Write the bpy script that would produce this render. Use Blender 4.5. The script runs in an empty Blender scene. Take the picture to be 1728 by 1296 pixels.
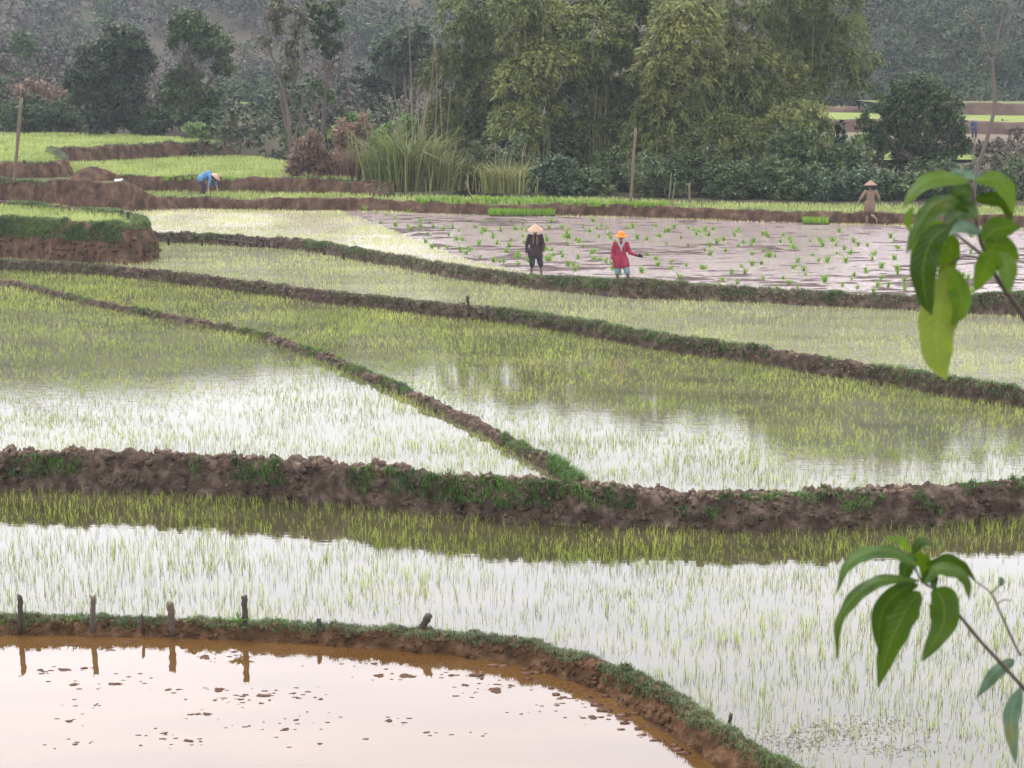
import bpy, bmesh, math, random
import numpy as np
from mathutils import Vector, Matrix

random.seed(7)
RNG = np.random.default_rng(7)
SC = bpy.context.scene
COL = SC.collection
PI = math.pi

# ------------------------------------------------------------------ camera
FPX, CX, CY, HZ = 3000.0, 864.0, 648.0, 111.0          # focal length, centre and horizon in photo pixels
CAMZ = 6.2
PITCH = math.atan((CY - HZ) / FPX)
cam_data = bpy.data.cameras.new('camera')
cam = bpy.data.objects.new('camera', cam_data)
COL.objects.link(cam)
cam.location = (0, 0, CAMZ)
cam.rotation_euler = (PI / 2 - PITCH, 0, 0)
cam_data.sensor_width = 36.0
cam_data.lens = FPX / 1728.0 * 36.0
cam_data.clip_start = 0.1
cam_data.clip_end = 6000
cam_data.dof.use_dof = True
cam_data.dof.focus_distance = 45.0
cam_data.dof.aperture_fstop = 16.0
SC.camera = cam

# ------------------------------------------------------------------ sky: bright even overcast
SUN_EL, SUN_AZ = math.radians(60), math.radians(330)
world = bpy.data.worlds.new('World')
SC.world = world
world.use_nodes = True
wt = world.node_tree
wt.nodes.clear()
w_out = wt.nodes.new('ShaderNodeOutputWorld')
w_bg = wt.nodes.new('ShaderNodeBackground')
w_sky = wt.nodes.new('ShaderNodeTexSky')
w_sky.sky_type = 'NISHITA'
w_sky.sun_disc = False
w_sky.sun_elevation = SUN_EL
w_sky.sun_rotation = SUN_AZ
w_sky.air_density = 1.0
w_sky.dust_density = 6.0
w_sky.ozone_density = 1.0
w_hsv = wt.nodes.new('ShaderNodeHueSaturation')
w_hsv.inputs['Saturation'].default_value = 0.12
w_mix = wt.nodes.new('ShaderNodeMix')
w_mix.data_type = 'RGBA'
w_mix.inputs[0].default_value = 0.8
w_tc = wt.nodes.new('ShaderNodeTexCoord')
w_cl = wt.nodes.new('ShaderNodeTexNoise')                # soft cloud structure in the overcast
w_cl.inputs['Scale'].default_value = 2.2
w_cl.inputs['Detail'].default_value = 4.0
w_rm = wt.nodes.new('ShaderNodeValToRGB')
w_rm.color_ramp.elements[0].position = 0.3
w_rm.color_ramp.elements[0].color = (9.4, 9.3, 9.9, 1)
w_rm.color_ramp.elements[1].position = 0.7
w_rm.color_ramp.elements[1].color = (11.3, 11.1, 11.6, 1)
wt.links.new(w_tc.outputs['Generated'], w_cl.inputs['Vector'])
wt.links.new(w_cl.outputs['Fac'], w_rm.inputs['Fac'])
wt.links.new(w_sky.outputs[0], w_hsv.inputs['Color'])
wt.links.new(w_hsv.outputs[0], w_mix.inputs[6])
wt.links.new(w_rm.outputs[0], w_mix.inputs[7])
wt.links.new(w_mix.outputs[2], w_bg.inputs['Color'])
w_bg.inputs['Strength'].default_value = 0.12
wt.links.new(w_bg.outputs[0], w_out.inputs[0])

sun_data = bpy.data.lights.new('sun', 'SUN')
sun_data.energy = 1.0
sun_data.angle = math.radians(30)
sun_data.color = (1.0, 0.97, 0.93)
sun = bpy.data.objects.new('sun', sun_data)
COL.objects.link(sun)
sun.rotation_euler = (PI / 2 - SUN_EL, 0, PI - SUN_AZ)

SC.view_settings.view_transform = 'Standard'
SC.view_settings.look = 'None'
SC.view_settings.gamma = 1.0
SC.view_settings.exposure = 1.75
SC.render.engine = 'CYCLES'
SC.cycles.use_denoising = True
SC.cycles.max_bounces = 6
SC.cycles.diffuse_bounces = 3
SC.cycles.glossy_bounces = 3
SC.cycles.transmission_bounces = 4
SC.cycles.volume_bounces = 1
SC.cycles.transparent_max_bounces = 4
SC.cycles.caustics_reflective = False
SC.cycles.caustics_refractive = False

# ------------------------------------------------------------------ helpers
SP, CP = math.sin(PITCH), math.cos(PITCH)


def ray(u, v):
    a = (u - CX) / FPX
    b = (CY - v) / FPX
    return np.array([a, CP + b * SP, -SP + b * CP])


def P(u, v, z=0.0):
    """photo point lying on the level ground plane z"""
    d = ray(u, v)
    t = (z - CAMZ) / d[2]
    return np.array([d[0] * t, d[1] * t, z])


def Pd(u, v, y):
    """photo point standing at ground distance y"""
    d = ray(u, v)
    t = y / d[1]
    return np.array([d[0] * t, y, CAMZ + d[2] * t])


def project(p):
    p = np.asarray(p, float)
    x, y, z = p[..., 0], p[..., 1], p[..., 2] - CAMZ
    f = y * CP - z * SP
    up = y * SP + z * CP
    f = np.maximum(f, 0.05)
    return CX + FPX * x / f, CY - FPX * up / f


def inview(p, m=110):
    u, v = project(p)
    return (u > -m) & (u < 1728 + m) & (v > -m * 3) & (v < 1296 + m)


def tag(o, label=None, cat=None, group=None, kind=None):
    if label: o['label'] = label
    if cat: o['category'] = cat
    if group: o['group'] = group
    if kind: o['kind'] = kind
    return o


def link(name, me, mat=None, parent=None):
    o = bpy.data.objects.new(name, me)
    COL.objects.link(o)
    if mat is not None and me is not None and not me.materials:
        me.materials.append(mat)
    if parent is not None: o.parent = parent
    return o


def empty(name, loc):
    o = bpy.data.objects.new(name, None)
    COL.objects.link(o)
    o.location = loc
    o.empty_display_size = 0.2
    return o


def np_mesh(name, verts, quads=None, tris=None, rnd=None, smooth=False):
    """fast mesh from numpy arrays; rnd is a per-vertex 0..1 value for colour variation"""
    verts = np.asarray(verts, np.float32).reshape(-1, 3)
    loops, starts, totals = [], [], []
    n0 = 0
    if quads is not None and len(quads):
        q = np.asarray(quads, np.int32).reshape(-1, 4)
        loops.append(q.ravel()); starts.append(np.arange(len(q)) * 4 + n0); totals.append(np.full(len(q), 4)); n0 += q.size
    if tris is not None and len(tris):
        t = np.asarray(tris, np.int32).reshape(-1, 3)
        loops.append(t.ravel()); starts.append(np.arange(len(t)) * 3 + n0); totals.append(np.full(len(t), 3)); n0 += t.size
    me = bpy.data.meshes.new(name)
    loops = np.concatenate(loops).astype(np.int32)
    starts = np.concatenate(starts).astype(np.int32)
    me.vertices.add(len(verts)); me.vertices.foreach_set('co', verts.ravel())
    me.loops.add(len(loops)); me.loops.foreach_set('vertex_index', loops)
    me.polygons.add(len(starts)); me.polygons.foreach_set('loop_start', starts)
    if smooth:
        me.polygons.foreach_set('use_smooth', np.ones(len(starts), dtype=bool))
    me.update(calc_edges=True)
    if rnd is not None:
        at = me.attributes.new('rnd', 'FLOAT', 'POINT')
        at.data.foreach_set('value', np.asarray(rnd, np.float32))
    me.validate()
    return me


def hash3(i, j, k, s):
    n = (i * 374761393 + j * 668265263 + k * 2147483647 + s * 974634777) & 0xFFFFFFFF
    n = ((n ^ (n >> 13)) * 1274126177) & 0xFFFFFFFF
    return ((n ^ (n >> 16)) & 0xFFFF) / 65535.0


def vnoise(p, seed=0):
    p = np.asarray(p, float)
    f = np.floor(p).astype(np.int64)
    t = p - f
    t = t * t * (3 - 2 * t)
    r = 0
    for a in (0, 1):
        for b in (0, 1):
            for c in (0, 1):
                w = (t[..., 0] if a else 1 - t[..., 0]) * (t[..., 1] if b else 1 - t[..., 1]) * (t[..., 2] if c else 1 - t[..., 2])
                r = r + w * hash3(f[..., 0] + a, f[..., 1] + b, f[..., 2] + c, seed)
    return r * 2 - 1


def fbm(p, scale, octaves=3, seed=0):
    p = np.asarray(p, float) * scale
    r, a = 0, 1.0
    for o in range(octaves):
        r = r + a * vnoise(p, seed + o * 17)
        p = p * 2.03; a *= 0.5
    return r


def resample(pts, step, rad=.35):
    pts = np.asarray(pts, float)
    seg = np.linalg.norm(np.diff(pts[:, :2], axis=0), axis=1)
    s = np.concatenate([[0], np.cumsum(seg)])
    n = max(2, int(s[-1] / step))
    t = np.linspace(0, s[-1], n + 1)
    out = np.stack([np.interp(t, s, pts[:, k]) for k in range(pts.shape[1])], 1)
    k = max(1, int(round(rad / step)))                  # round the corners
    for _ in range(2):
        sm = out.copy()
        for i in range(1, len(out) - 1):
            a, b = max(0, i - k), min(len(out), i + k + 1)
            w = min(i - a, b - 1 - i)
            sm[i] = out[i - w:i + w + 1].mean(0)
        out = sm
    return out


def catmull(pts, n):
    pts = np.asarray(pts, float)
    if len(pts) == 2:
        t = np.linspace(0, 1, n)[:, None]
        return pts[0] * (1 - t) + pts[1] * t
    p = np.vstack([2 * pts[0] - pts[1], pts, 2 * pts[-1] - pts[-2]])
    m = len(pts) - 1
    out = []
    for x in np.linspace(0, m - 1e-6, n):
        i = int(x); t = x - i
        a, b, c, d = p[i], p[i + 1], p[i + 2], p[i + 3]
        out.append(0.5 * (2 * b + (c - a) * t + (2 * a - 5 * b + 4 * c - d) * t * t + (3 * b - a - 3 * c + d) * t ** 3))
    return np.array(out)


def norm(v):
    return v / np.maximum(np.linalg.norm(v, axis=-1, keepdims=True), 1e-9)


# ------------------------------------------------------------------ materials
def new_mat(name):
    m = bpy.data.materials.new(name)
    m.use_nodes = True
    nt = m.node_tree
    nt.nodes.clear()
    out = nt.nodes.new('ShaderNodeOutputMaterial')
    return m, nt, out


def col4(c):
    return (c[0], c[1], c[2], 1.0)


def leaf_mat(name, c1, c2, trans=0.3, rough=0.55, spec=0.25, c3=None):
    m, nt, out = new_mat(name)
    at = nt.nodes.new('ShaderNodeAttribute'); at.attribute_name = 'rnd'
    rp = nt.nodes.new('ShaderNodeValToRGB')
    rp.color_ramp.elements[0].color = col4(c1)
    rp.color_ramp.elements[1].color = col4(c2)
    if c3 is not None:
        e = rp.color_ramp.elements.new(0.93); e.color = col4(c2)
        rp.color_ramp.elements[-1].color = col4(c3)
    pb = nt.nodes.new('ShaderNodeBsdfPrincipled')
    pb.inputs['Roughness'].default_value = rough
    pb.inputs['Specular IOR Level'].default_value = spec
    tr = nt.nodes.new('ShaderNodeBsdfTranslucent')
    mx = nt.nodes.new('ShaderNodeMixShader'); mx.inputs[0].default_value = trans
    nt.links.new(at.outputs['Fac'], rp.inputs[0])
    nt.links.new(rp.outputs[0], pb.inputs['Base Color'])
    nt.links.new(rp.outputs[0], tr.inputs['Color'])
    nt.links.new(pb.outputs[0], mx.inputs[1]); nt.links.new(tr.outputs[0], mx.inputs[2])
    nt.links.new(mx.outputs[0], out.inputs[0])
    return m


def soil_mat(name, c1, c2, c3, scale=3.0, bump=0.6, rough=0.85, bscale=22.0, stretch=(1, 1, 1)):
    m, nt, out = new_mat(name)
    tc = nt.nodes.new('ShaderNodeTexCoord')
    mp = nt.nodes.new('ShaderNodeMapping'); mp.inputs['Scale'].default_value = stretch
    n1 = nt.nodes.new('ShaderNodeTexNoise'); n1.inputs['Scale'].default_value = scale; n1.inputs['Detail'].default_value = 8; n1.inputs['Roughness'].default_value = 0.65
    n2 = nt.nodes.new('ShaderNodeTexNoise'); n2.inputs['Scale'].default_value = bscale; n2.inputs['Detail'].default_value = 5
    rp = nt.nodes.new('ShaderNodeValToRGB')
    rp.color_ramp.elements[0].position = 0.3; rp.color_ramp.elements[0].color = col4(c1)
    rp.color_ramp.elements[1].position = 0.72; rp.color_ramp.elements[1].color = col4(c3)
    e = rp.color_ramp.elements.new(0.5); e.color = col4(c2)
    pb = nt.nodes.new('ShaderNodeBsdfPrincipled'); pb.inputs['Roughness'].default_value = rough
    pb.inputs['Specular IOR Level'].default_value = 0.03
    bp = nt.nodes.new('ShaderNodeBump'); bp.inputs['Strength'].default_value = bump; bp.inputs['Distance'].default_value = 0.04
    L = nt.links.new
    L(tc.outputs['Object'], mp.inputs[0]); L(mp.outputs[0], n1.inputs['Vector']); L(mp.outputs[0], n2.inputs['Vector'])
    L(n1.outputs['Fac'], rp.inputs[0]); L(rp.outputs[0], pb.inputs['Base Color'])
    L(n2.outputs['Fac'], bp.inputs['Height']); L(bp.outputs[0], pb.inputs['Normal'])
    L(pb.outputs[0], out.inputs[0])
    return m


def water_mat(name, c1, c2, ior=1.45, film=1.0, rough=0.03, bump=0.02, scale=(0.35, 1.2, 1), nscale=1.0, patch=None):
    """muddy opaque water: brown body under a Fresnel mirror with faint ripples"""
    m, nt, out = new_mat(name)
    L = nt.links.new
    tc = nt.nodes.new('ShaderNodeTexCoord')
    mp = nt.nodes.new('ShaderNodeMapping'); mp.inputs['Scale'].default_value = scale
    n1 = nt.nodes.new('ShaderNodeTexNoise'); n1.inputs['Scale'].default_value = nscale; n1.inputs['Detail'].default_value = 5
    n2 = nt.nodes.new('ShaderNodeTexNoise'); n2.inputs['Scale'].default_value = 9.0; n2.inputs['Detail'].default_value = 3
    rp = nt.nodes.new('ShaderNodeValToRGB')
    rp.color_ramp.elements[0].position = 0.35; rp.color_ramp.elements[0].color = col4(c1)
    rp.color_ramp.elements[1].position = 0.65; rp.color_ramp.elements[1].color = col4(c2)
    df = nt.nodes.new('ShaderNodeBsdfDiffuse')
    gl = nt.nodes.new('ShaderNodeBsdfGlossy'); gl.inputs['Roughness'].default_value = rough; gl.inputs['Color'].default_value = (film, film, film * 1.01, 1)
    fr = nt.nodes.new('ShaderNodeFresnel'); fr.inputs['IOR'].default_value = ior
    mx = nt.nodes.new('ShaderNodeMixShader')
    bp = nt.nodes.new('ShaderNodeBump'); bp.inputs['Strength'].default_value = 1.0; bp.inputs['Distance'].default_value = bump
    L(tc.outputs['Object'], mp.inputs[0]); L(mp.outputs[0], n1.inputs['Vector']); L(mp.outputs[0], n2.inputs['Vector'])
    L(n1.outputs['Fac'], rp.inputs[0]); L(rp.outputs[0], df.inputs['Color'])
    L(n2.outputs['Fac'], bp.inputs['Height']); L(bp.outputs[0], gl.inputs['Normal'])
    L(fr.outputs[0], mx.inputs[0]); L(df.outputs[0], mx.inputs[1]); L(gl.outputs[0], mx.inputs[2])
    L(mx.outputs[0], out.inputs[0])
    return m


def plain_mat(name, c, rough=0.8, c2=None, scale=20.0, spec=0.2, stretch=(1, 1, 1)):
    m, nt, out = new_mat(name)
    pb = nt.nodes.new('ShaderNodeBsdfPrincipled'); pb.inputs['Roughness'].default_value = rough
    pb.inputs['Specular IOR Level'].default_value = spec
    tc = nt.nodes.new('ShaderNodeTexCoord')
    mp = nt.nodes.new('ShaderNodeMapping'); mp.inputs['Scale'].default_value = stretch
    n1 = nt.nodes.new('ShaderNodeTexNoise'); n1.inputs['Scale'].default_value = scale; n1.inputs['Detail'].default_value = 5
    mx = nt.nodes.new('ShaderNodeMix'); mx.data_type = 'RGBA'
    mx.inputs[6].default_value = col4(c)
    mx.inputs[7].default_value = col4(c2 if c2 else tuple(x * 0.6 for x in c))
    nt.links.new(tc.outputs['Object'], mp.inputs[0]); nt.links.new(mp.outputs[0], n1.inputs['Vector'])
    nt.links.new(n1.outputs['Fac'], mx.inputs[0]); nt.links.new(mx.outputs[2], pb.inputs['Base Color'])
    nt.links.new(pb.outputs[0], out.inputs[0])
    return m


M = {}
M['rice'] = leaf_mat('rice_blade', (0.145, 0.20, 0.028), (0.35, 0.41, 0.085), 0.35, 0.5, 0.3)
M['rice_dark'] = leaf_mat('rice_blade_deep', (0.13, 0.185, 0.02), (0.32, 0.38, 0.055), 0.35, 0.5, 0.3)
M['rice_pale'] = leaf_mat('rice_blade_pale', (0.18, 0.22, 0.06), (0.41, 0.45, 0.165), 0.35, 0.5, 0.3)
M['rice_lush'] = leaf_mat('rice_blade_lush', (0.15, 0.205, 0.045), (0.33, 0.385, 0.12), 0.35, 0.5, 0.3)
M['seedling'] = leaf_mat('seedling_blade', (0.06, 0.15, 0.010), (0.19, 0.33, 0.025), 0.35, 0.5, 0.3)
M['bank_grass'] = leaf_mat('bank_grass', (0.025, 0.055, 0.014), (0.11, 0.16, 0.045), 0.25)
M['bank_grass_grey'] = leaf_mat('bank_grass_grey', (0.028, 0.042, 0.016), (0.125, 0.155, 0.065), 0.25)
M['weed'] = leaf_mat('weed_leaf', (0.012, 0.04, 0.007), (0.075, 0.15, 0.02), 0.3)
M['straw'] = leaf_mat('dry_straw', (0.035, 0.026, 0.014), (0.20, 0.16, 0.085), 0.25)
M['soil'] = soil_mat('wet_brown_earth', (0.013, 0.009, 0.0065), (0.043, 0.031, 0.023), (0.115, 0.085, 0.067), 5.0, bump=1.0, bscale=30)
M['soil_red'] = soil_mat('red_brown_earth', (0.015, 0.0095, 0.0065), (0.052, 0.032, 0.021), (0.11, 0.070, 0.049), 3.2, bump=1.0, bscale=14, stretch=(1, 1, 0.55))
M['soil_orange'] = soil_mat('orange_brown_earth', (0.018, 0.011, 0.006), (0.055, 0.030, 0.015), (0.12, 0.072, 0.042), 6.0, bump=1.0, bscale=40)
M['soil_far'] = soil_mat('pink_brown_earth', (0.045, 0.030, 0.024), (0.080, 0.053, 0.043), (0.12, 0.085, 0.07), 0.8)
M['bank_turf'] = soil_mat('trampled_turf', (0.022, 0.03, 0.012), (0.05, 0.056, 0.024), (0.09, 0.075, 0.045), 3.0)
M['mud'] = soil_mat('puddled_mud', (0.030, 0.022, 0.020), (0.055, 0.041, 0.037), (0.09, 0.07, 0.064), 2.0, rough=0.65)
M['mud_pink'] = soil_mat('pink_mud_clod', (0.030, 0.015, 0.009), (0.065, 0.035, 0.023), (0.12, 0.072, 0.052), 9.0, rough=0.5)
M['water'] = water_mat('flooded_field_water', (0.022, 0.021, 0.010), (0.04, 0.034, 0.018), film=.9, ior=1.5, bump=0.0012, rough=.02)
M['water_mid'] = water_mat('middle_field_water', (0.045, 0.046, 0.026), (0.075, 0.07, 0.042), ior=1.42, bump=0.0008, rough=.012, film=.68)
M['water_pale'] = water_mat('shallow_water', (0.10, 0.098, 0.068), (0.15, 0.142, 0.10), film=.6, ior=1.45, bump=0.006)
M['water_orange'] = water_mat('orange_muddy_water', (0.050, 0.025, 0.007), (0.072, 0.038, 0.013), ior=1.8, film=.9, bump=0.0006, rough=.02)
M['water_pink'] = water_mat('pink_muddy_water', (0.18, 0.138, 0.134), (0.25, 0.20, 0.195), ior=1.45, bump=0.010, rough=.12, scale=(0.5, 1.6, 1))
M['wood'] = plain_mat('weathered_wood', (0.10, 0.075, 0.055), 0.85, (0.03, 0.022, 0.018), 14, stretch=(1, 1, 0.2))
M['wood_dark'] = plain_mat('dark_wet_wood', (0.05, 0.038, 0.03), 0.8, (0.015, 0.011, 0.01), 14, stretch=(1, 1, 0.2))
M['bamboo_pole'] = plain_mat('dry_bamboo', (0.12, 0.092, 0.06), 0.7, (0.06, 0.045, 0.03), 6, stretch=(1, 1, 0.3))
M['bark'] = plain_mat('grey_brown_bark', (0.10, 0.08, 0.065), 0.9, (0.045, 0.036, 0.03), 5, stretch=(1, 1, 0.25))
M['culm'] = plain_mat('bamboo_culm', (0.17, 0.16, 0.08), 0.55, (0.08, 0.09, 0.04), 2, stretch=(1, 1, 0.3))

# ------------------------------------------------------------------ blades and leaves in bulk
def blades(p, h, w, lean, rnd, bend=0.35, az=None, two=True):
    """p (n,3) roots; each blade is a tapered, bent strip"""
    n = len(p)
    if az is None: az = RNG.uniform(0, 2 * PI, n)
    dx, dy = np.cos(az), np.sin(az)
    fa = RNG.uniform(0, 2 * PI, n)                        # facing of the strip
    sx, sy = np.cos(fa) * w * .5, np.sin(fa) * w * .5
    lean = np.broadcast_to(lean, (n,))
    mid = p + np.stack([dx * lean * h * .45, dy * lean * h * .45, h * .58], 1)
    tip = p + np.stack([dx * (lean + bend) * h, dy * (lean + bend) * h, h * (1 - .35 * np.minimum(1.6, (lean + bend)) ** 2)], 1)
    s = np.stack([sx, sy, np.zeros(n)], 1)
    v = np.stack([p - s, p + s, mid + s * .85, mid - s * .85, tip], 1).reshape(-1, 3)
    b = np.arange(n)[:, None] * 5
    return v, b + np.array([0, 1, 2, 3]), b + np.array([3, 2, 4]), np.repeat(rnd, 5)


def leaves(p, a, nrm, ln, wd, rnd):
    """flat pointed leaves: p roots, a long axis, nrm normal"""
    n = len(p)
    a = norm(a); s = norm(np.cross(a, nrm))
    ln = np.broadcast_to(ln, (n,))[:, None]; wd = np.broadcast_to(wd, (n,))[:, None]
    up = norm(np.cross(s, a))
    v = np.stack([p, p + a * ln * .45 + s * wd * .5, p + a * ln - up * ln * .12, p + a * ln * .45 - s * wd * .5], 1).reshape(-1, 3)
    b = np.arange(n)[:, None] * 4
    return v, b + np.array([0, 1, 2, 3]), np.repeat(rnd, 4)


class Buf:
    def __init__(s): s.v, s.q, s.t, s.r, s.n = [], [], [], [], 0

    def add(s, v, q=None, t=None, r=None):
        if q is not None and len(q): s.q.append(np.asarray(q) + s.n)
        if t is not None and len(t): s.t.append(np.asarray(t) + s.n)
        s.v.append(v); s.r.append(r if r is not None else np.full(len(v), .5)); s.n += len(v)

    def build(s, name, mat, parent=None, smooth=False):
        me = np_mesh(name, np.concatenate(s.v), np.concatenate(s.q) if s.q else None, np.concatenate(s.t) if s.t else None, np.concatenate(s.r), smooth)
        return link(name, me, mat, parent)


def tube(pts, rad, k=8, cap=True):
    pts = np.asarray(pts, float); n = len(pts)
    rad = np.broadcast_to(rad, (n,))
    tg = np.gradient(pts, axis=0); tg = norm(tg)
    ref = np.array([0.0, 1, 0.1]) if abs(tg[:, 1].mean()) < 0.8 else np.array([1.0, 0, 0])
    a = norm(np.cross(tg, ref)); b = np.cross(tg, a)
    th = np.arange(k) * 2 * PI / k
    v = (pts[:, None] + rad[:, None, None] * (np.cos(th)[None, :, None] * a[:, None] + np.sin(th)[None, :, None] * b[:, None])).reshape(-1, 3)
    q = []
    for i in range(n - 1):
        for j in range(k):
            q.append((i * k + j, i * k + (j + 1) % k, (i + 1) * k + (j + 1) % k, (i + 1) * k + j))
    t = []
    if cap:
        v = np.vstack([v, pts[0], pts[-1]])
        for j in range(k):
            t.append((n * k, (j + 1) % k, j)); t.append((n * k + 1, (n - 1) * k + j, (n - 1) * k + (j + 1) % k))
    return v, np.array(q), np.array(t) if t else None


# ------------------------------------------------------------------ levels of the terraces (metres)
ZA, ZB, ZC, ZD, ZE, ZF = 0.0, -0.30, -0.60, -0.50, -1.05, -1.17
ZG, ZH, ZL, ZI, ZJ = 0.42, 1.05, 1.20, 1.80, 0.92


def px(lst, z):
    return np.array([P(u, v, z) for u, v in lst])


def bank(name, base, z_lo, crest, z_up, setback, cw, mat, amp=0.05, freq=3.0, step=None, seed=1, lump=0.0, rad=.35):
    """an earth bank lofted along its foot line. base (n,2+) xy foot line, crest: height(s) of the top"""
    base = np.asarray(base, float)
    crest = np.broadcast_to(np.asarray(crest, float), (len(base),))
    setb = np.broadcast_to(np.asarray(setback, float), (len(base),))
    cwid = np.broadcast_to(np.asarray(cw, float), (len(base),))
    dist = base[:, 1].mean()
    if step is None: step = max(0.05, dist * 0.0022)
    ln = resample(np.column_stack([base[:, :2], crest, setb, cwid]), step, rad)
    xy = ln[:, :2]; cr = ln[:, 2]; sb = ln[:, 3]; cwl = ln[:, 4]
    tg = norm(np.gradient(xy, axis=0))
    nr = np.stack([-tg[:, 1], tg[:, 0]], 1)
    H = cr - z_lo
    prof = []                                             # (offset, height)
    fr = np.array([0, .12, .25, .4, .55, .7, .84, .95])
    prof.append((np.full(len(xy), -.10), np.full(len(xy), z_lo - .25)))
    for f in fr:
        prof.append((sb * (f ** 1.25), z_lo + H * f))
    for f in (0.06, .25, .45, .65, .85, 1.0):
        hh = cr + (z_up - cr) * (f ** 3)
        prof.append((sb + cwl * f, hh + .0))
    prof.append((sb + cwl + .12, np.full(len(xy), z_up - .25)))
    nP = len(prof)
    g = np.zeros((len(xy), nP, 3))
    for k, (o, z) in enumerate(prof):
        g[:, k, :2] = xy + nr * np.broadcast_to(o, (len(xy),))[:, None]
        g[:, k, 2] = z
    n1 = fbm(g, freq, 3, seed); n2 = fbm(g, freq * 4.3, 2, seed + 5)
    w = np.ones(nP); w[0] = .3; w[-1] = .3
    d = (n1 * amp + n2 * amp * .45) * w
    g[:, :, 0] -= nr[:, 0:1] * d * 1.0; g[:, :, 1] -= nr[:, 1:2] * d * 1.0
    zz = (fbm(g, freq * 1.3, 3, seed + 9) * amp) * w
    if lump: zz = zz + np.maximum(0, fbm(g, freq * 1.8, 2, seed + 21) - .05) * lump * np.clip((g[:, :, 2] - z_lo) / np.maximum(H[:, None], .05), 0, 1)
    g[:, :, 2] += zz * np.clip((g[:, :, 2] - z_lo + .1) * 4, 0, 1)
    idx = np.arange(len(xy) * nP).reshape(len(xy), nP)
    q = np.stack([idx[:-1, :-1], idx[1:, :-1], idx[1:, 1:], idx[:-1, 1:]], -1).reshape(-1, 4)
    me = np_mesh(name, g.reshape(-1, 3), q, smooth=True)
    o = link(name, me, mat)
    o['kind'] = 'structure'
    mid = xy + nr * (sb + cwl * .8)[:, None]
    return {'grid': g, 'mid': mid, 'base': xy, 'obj': o, 'in': xy + nr * (sb * .5 + .06)[:, None]}


def sheet(name, pts, z, mat, kind='structure'):
    pts = np.asarray(pts, float)[:, :2]
    me = bpy.data.meshes.new(name)
    me.from_pydata([(x, y, z) for x, y in pts], [], [list(range(len(pts)))])
    me.update()
    if me.polygons[0].normal.z < 0: me.flip_normals()
    o = link(name, me, mat)
    o['kind'] = kind
    return o


def inside(pts, poly):
    poly = np.asarray(poly)[:, :2]
    x, y = pts[:, 0], pts[:, 1]
    r = np.zeros(len(pts), bool)
    j = len(poly) - 1
    for i in range(len(poly)):
        xi, yi = poly[i]; xj, yj = poly[j]
        if yi != yj:
            c = ((yi > y) != (yj > y)) & (x < (xj - xi) * (y - yi) / (yj - yi) + xi)
            r ^= c
        j = i
    return r


def xsel(b, key, u0, u1):
    """part of a bank line between two photo columns"""
    p = b[key]; u, _ = project(np.column_stack([p, np.zeros(len(p))]))
    return p[(u >= u0) & (u <= u1)]


# ------------------------------------------------------------------ banks
xF = [(-150, 1068), (30, 1072), (160, 1073), (300, 1076), (420, 1081), (600, 1092), (760, 1105), (870, 1121), (950, 1142), (1020, 1172), (1080, 1203), (1125, 1238), (1160, 1264), (1202, 1288), (1246, 1312), (1310, 1350), (1400, 1410)]
xy_EF = px(xF, ZF)
EF = bank('earth_dike', xy_EF, ZF, ZE + np.array([.05, .05, .05, .05, .06, .06, .08, .10, .12, .14, .15, .15, .15, .14, .12, .10, .1]), ZE,
          np.interp(np.arange(17), [0, 6, 9, 16], [.12, .14, .2, .2]), np.interp(np.arange(17), [0, 6, 9, 16], [.28, .28, .28, .28]), M['soil_orange'], amp=.045, freq=5, seed=3, lump=.05)

xE = [(-150, 832), (20, 836), (120, 838), (220, 838), (330, 845), (450, 852), (560, 860), (660, 870), (760, 882), (860, 890), (960, 893), (1050, 900), (1150, 905), (1250, 908), (1350, 906), (1450, 902), (1550, 897), (1650, 890), (1720, 886), (1900, 872)]
xy_BIG = px([(u, v - 7) for u, v in xE], ZE)
crest_big = -.06 + np.array([-.36, -.36, -.36, -.36, -.36, -.36, -.36, -.36, -.36, -.36, -.37, -.44, -.46, -.47, -.47, -.47, -.46, -.44, -.42, -.42])
BIG = bank('earth_dike', xy_BIG, ZE, crest_big, np.where(True, -.55, 0), .2, .42, M['soil'], amp=.045, freq=3.8, seed=11, lump=.10, step=.04)

xD = [(-150, 452), (20, 484), (80, 499), (150, 516), (220, 530), (300, 545), (380, 560), (440, 573), (500, 595), (550, 612), (600, 635), (660, 660), (720, 690), (780, 718), (830, 745), (880, 772), (920, 793), (964, 821)]
xy_DC = px(xD, ZD)
DC = bank('earth_dike', xy_DC, ZD, np.array([-.37] * (len(xD) - 1) + [-.44]), ZC, .10, .30, M['soil'], amp=.045, freq=4, seed=23, lump=.07)

xC = [(-150, 450), (20, 457), (100, 461), (180, 467), (260, 475), (340, 485), (400, 493), (480, 502), (560, 514), (640, 523), (720, 532), (800, 540), (860, 547), (930, 558), (1000, 570), (1080, 586), (1150, 598), (1230, 608), (1300, 619), (1380, 632), (1450, 644), (1530, 657), (1600, 670), (1700, 686), (1900, 718)]
xy_CB = px(xC, ZC)
CB = bank('earth_dike', xy_CB, ZC, np.interp(np.arange(25), [0, 4, 12, 24], [-.28, -.26, -.24, -.22]), ZB, .09, .24, M['soil'], amp=.035, freq=3.5, seed=31, lump=.05)

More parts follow.
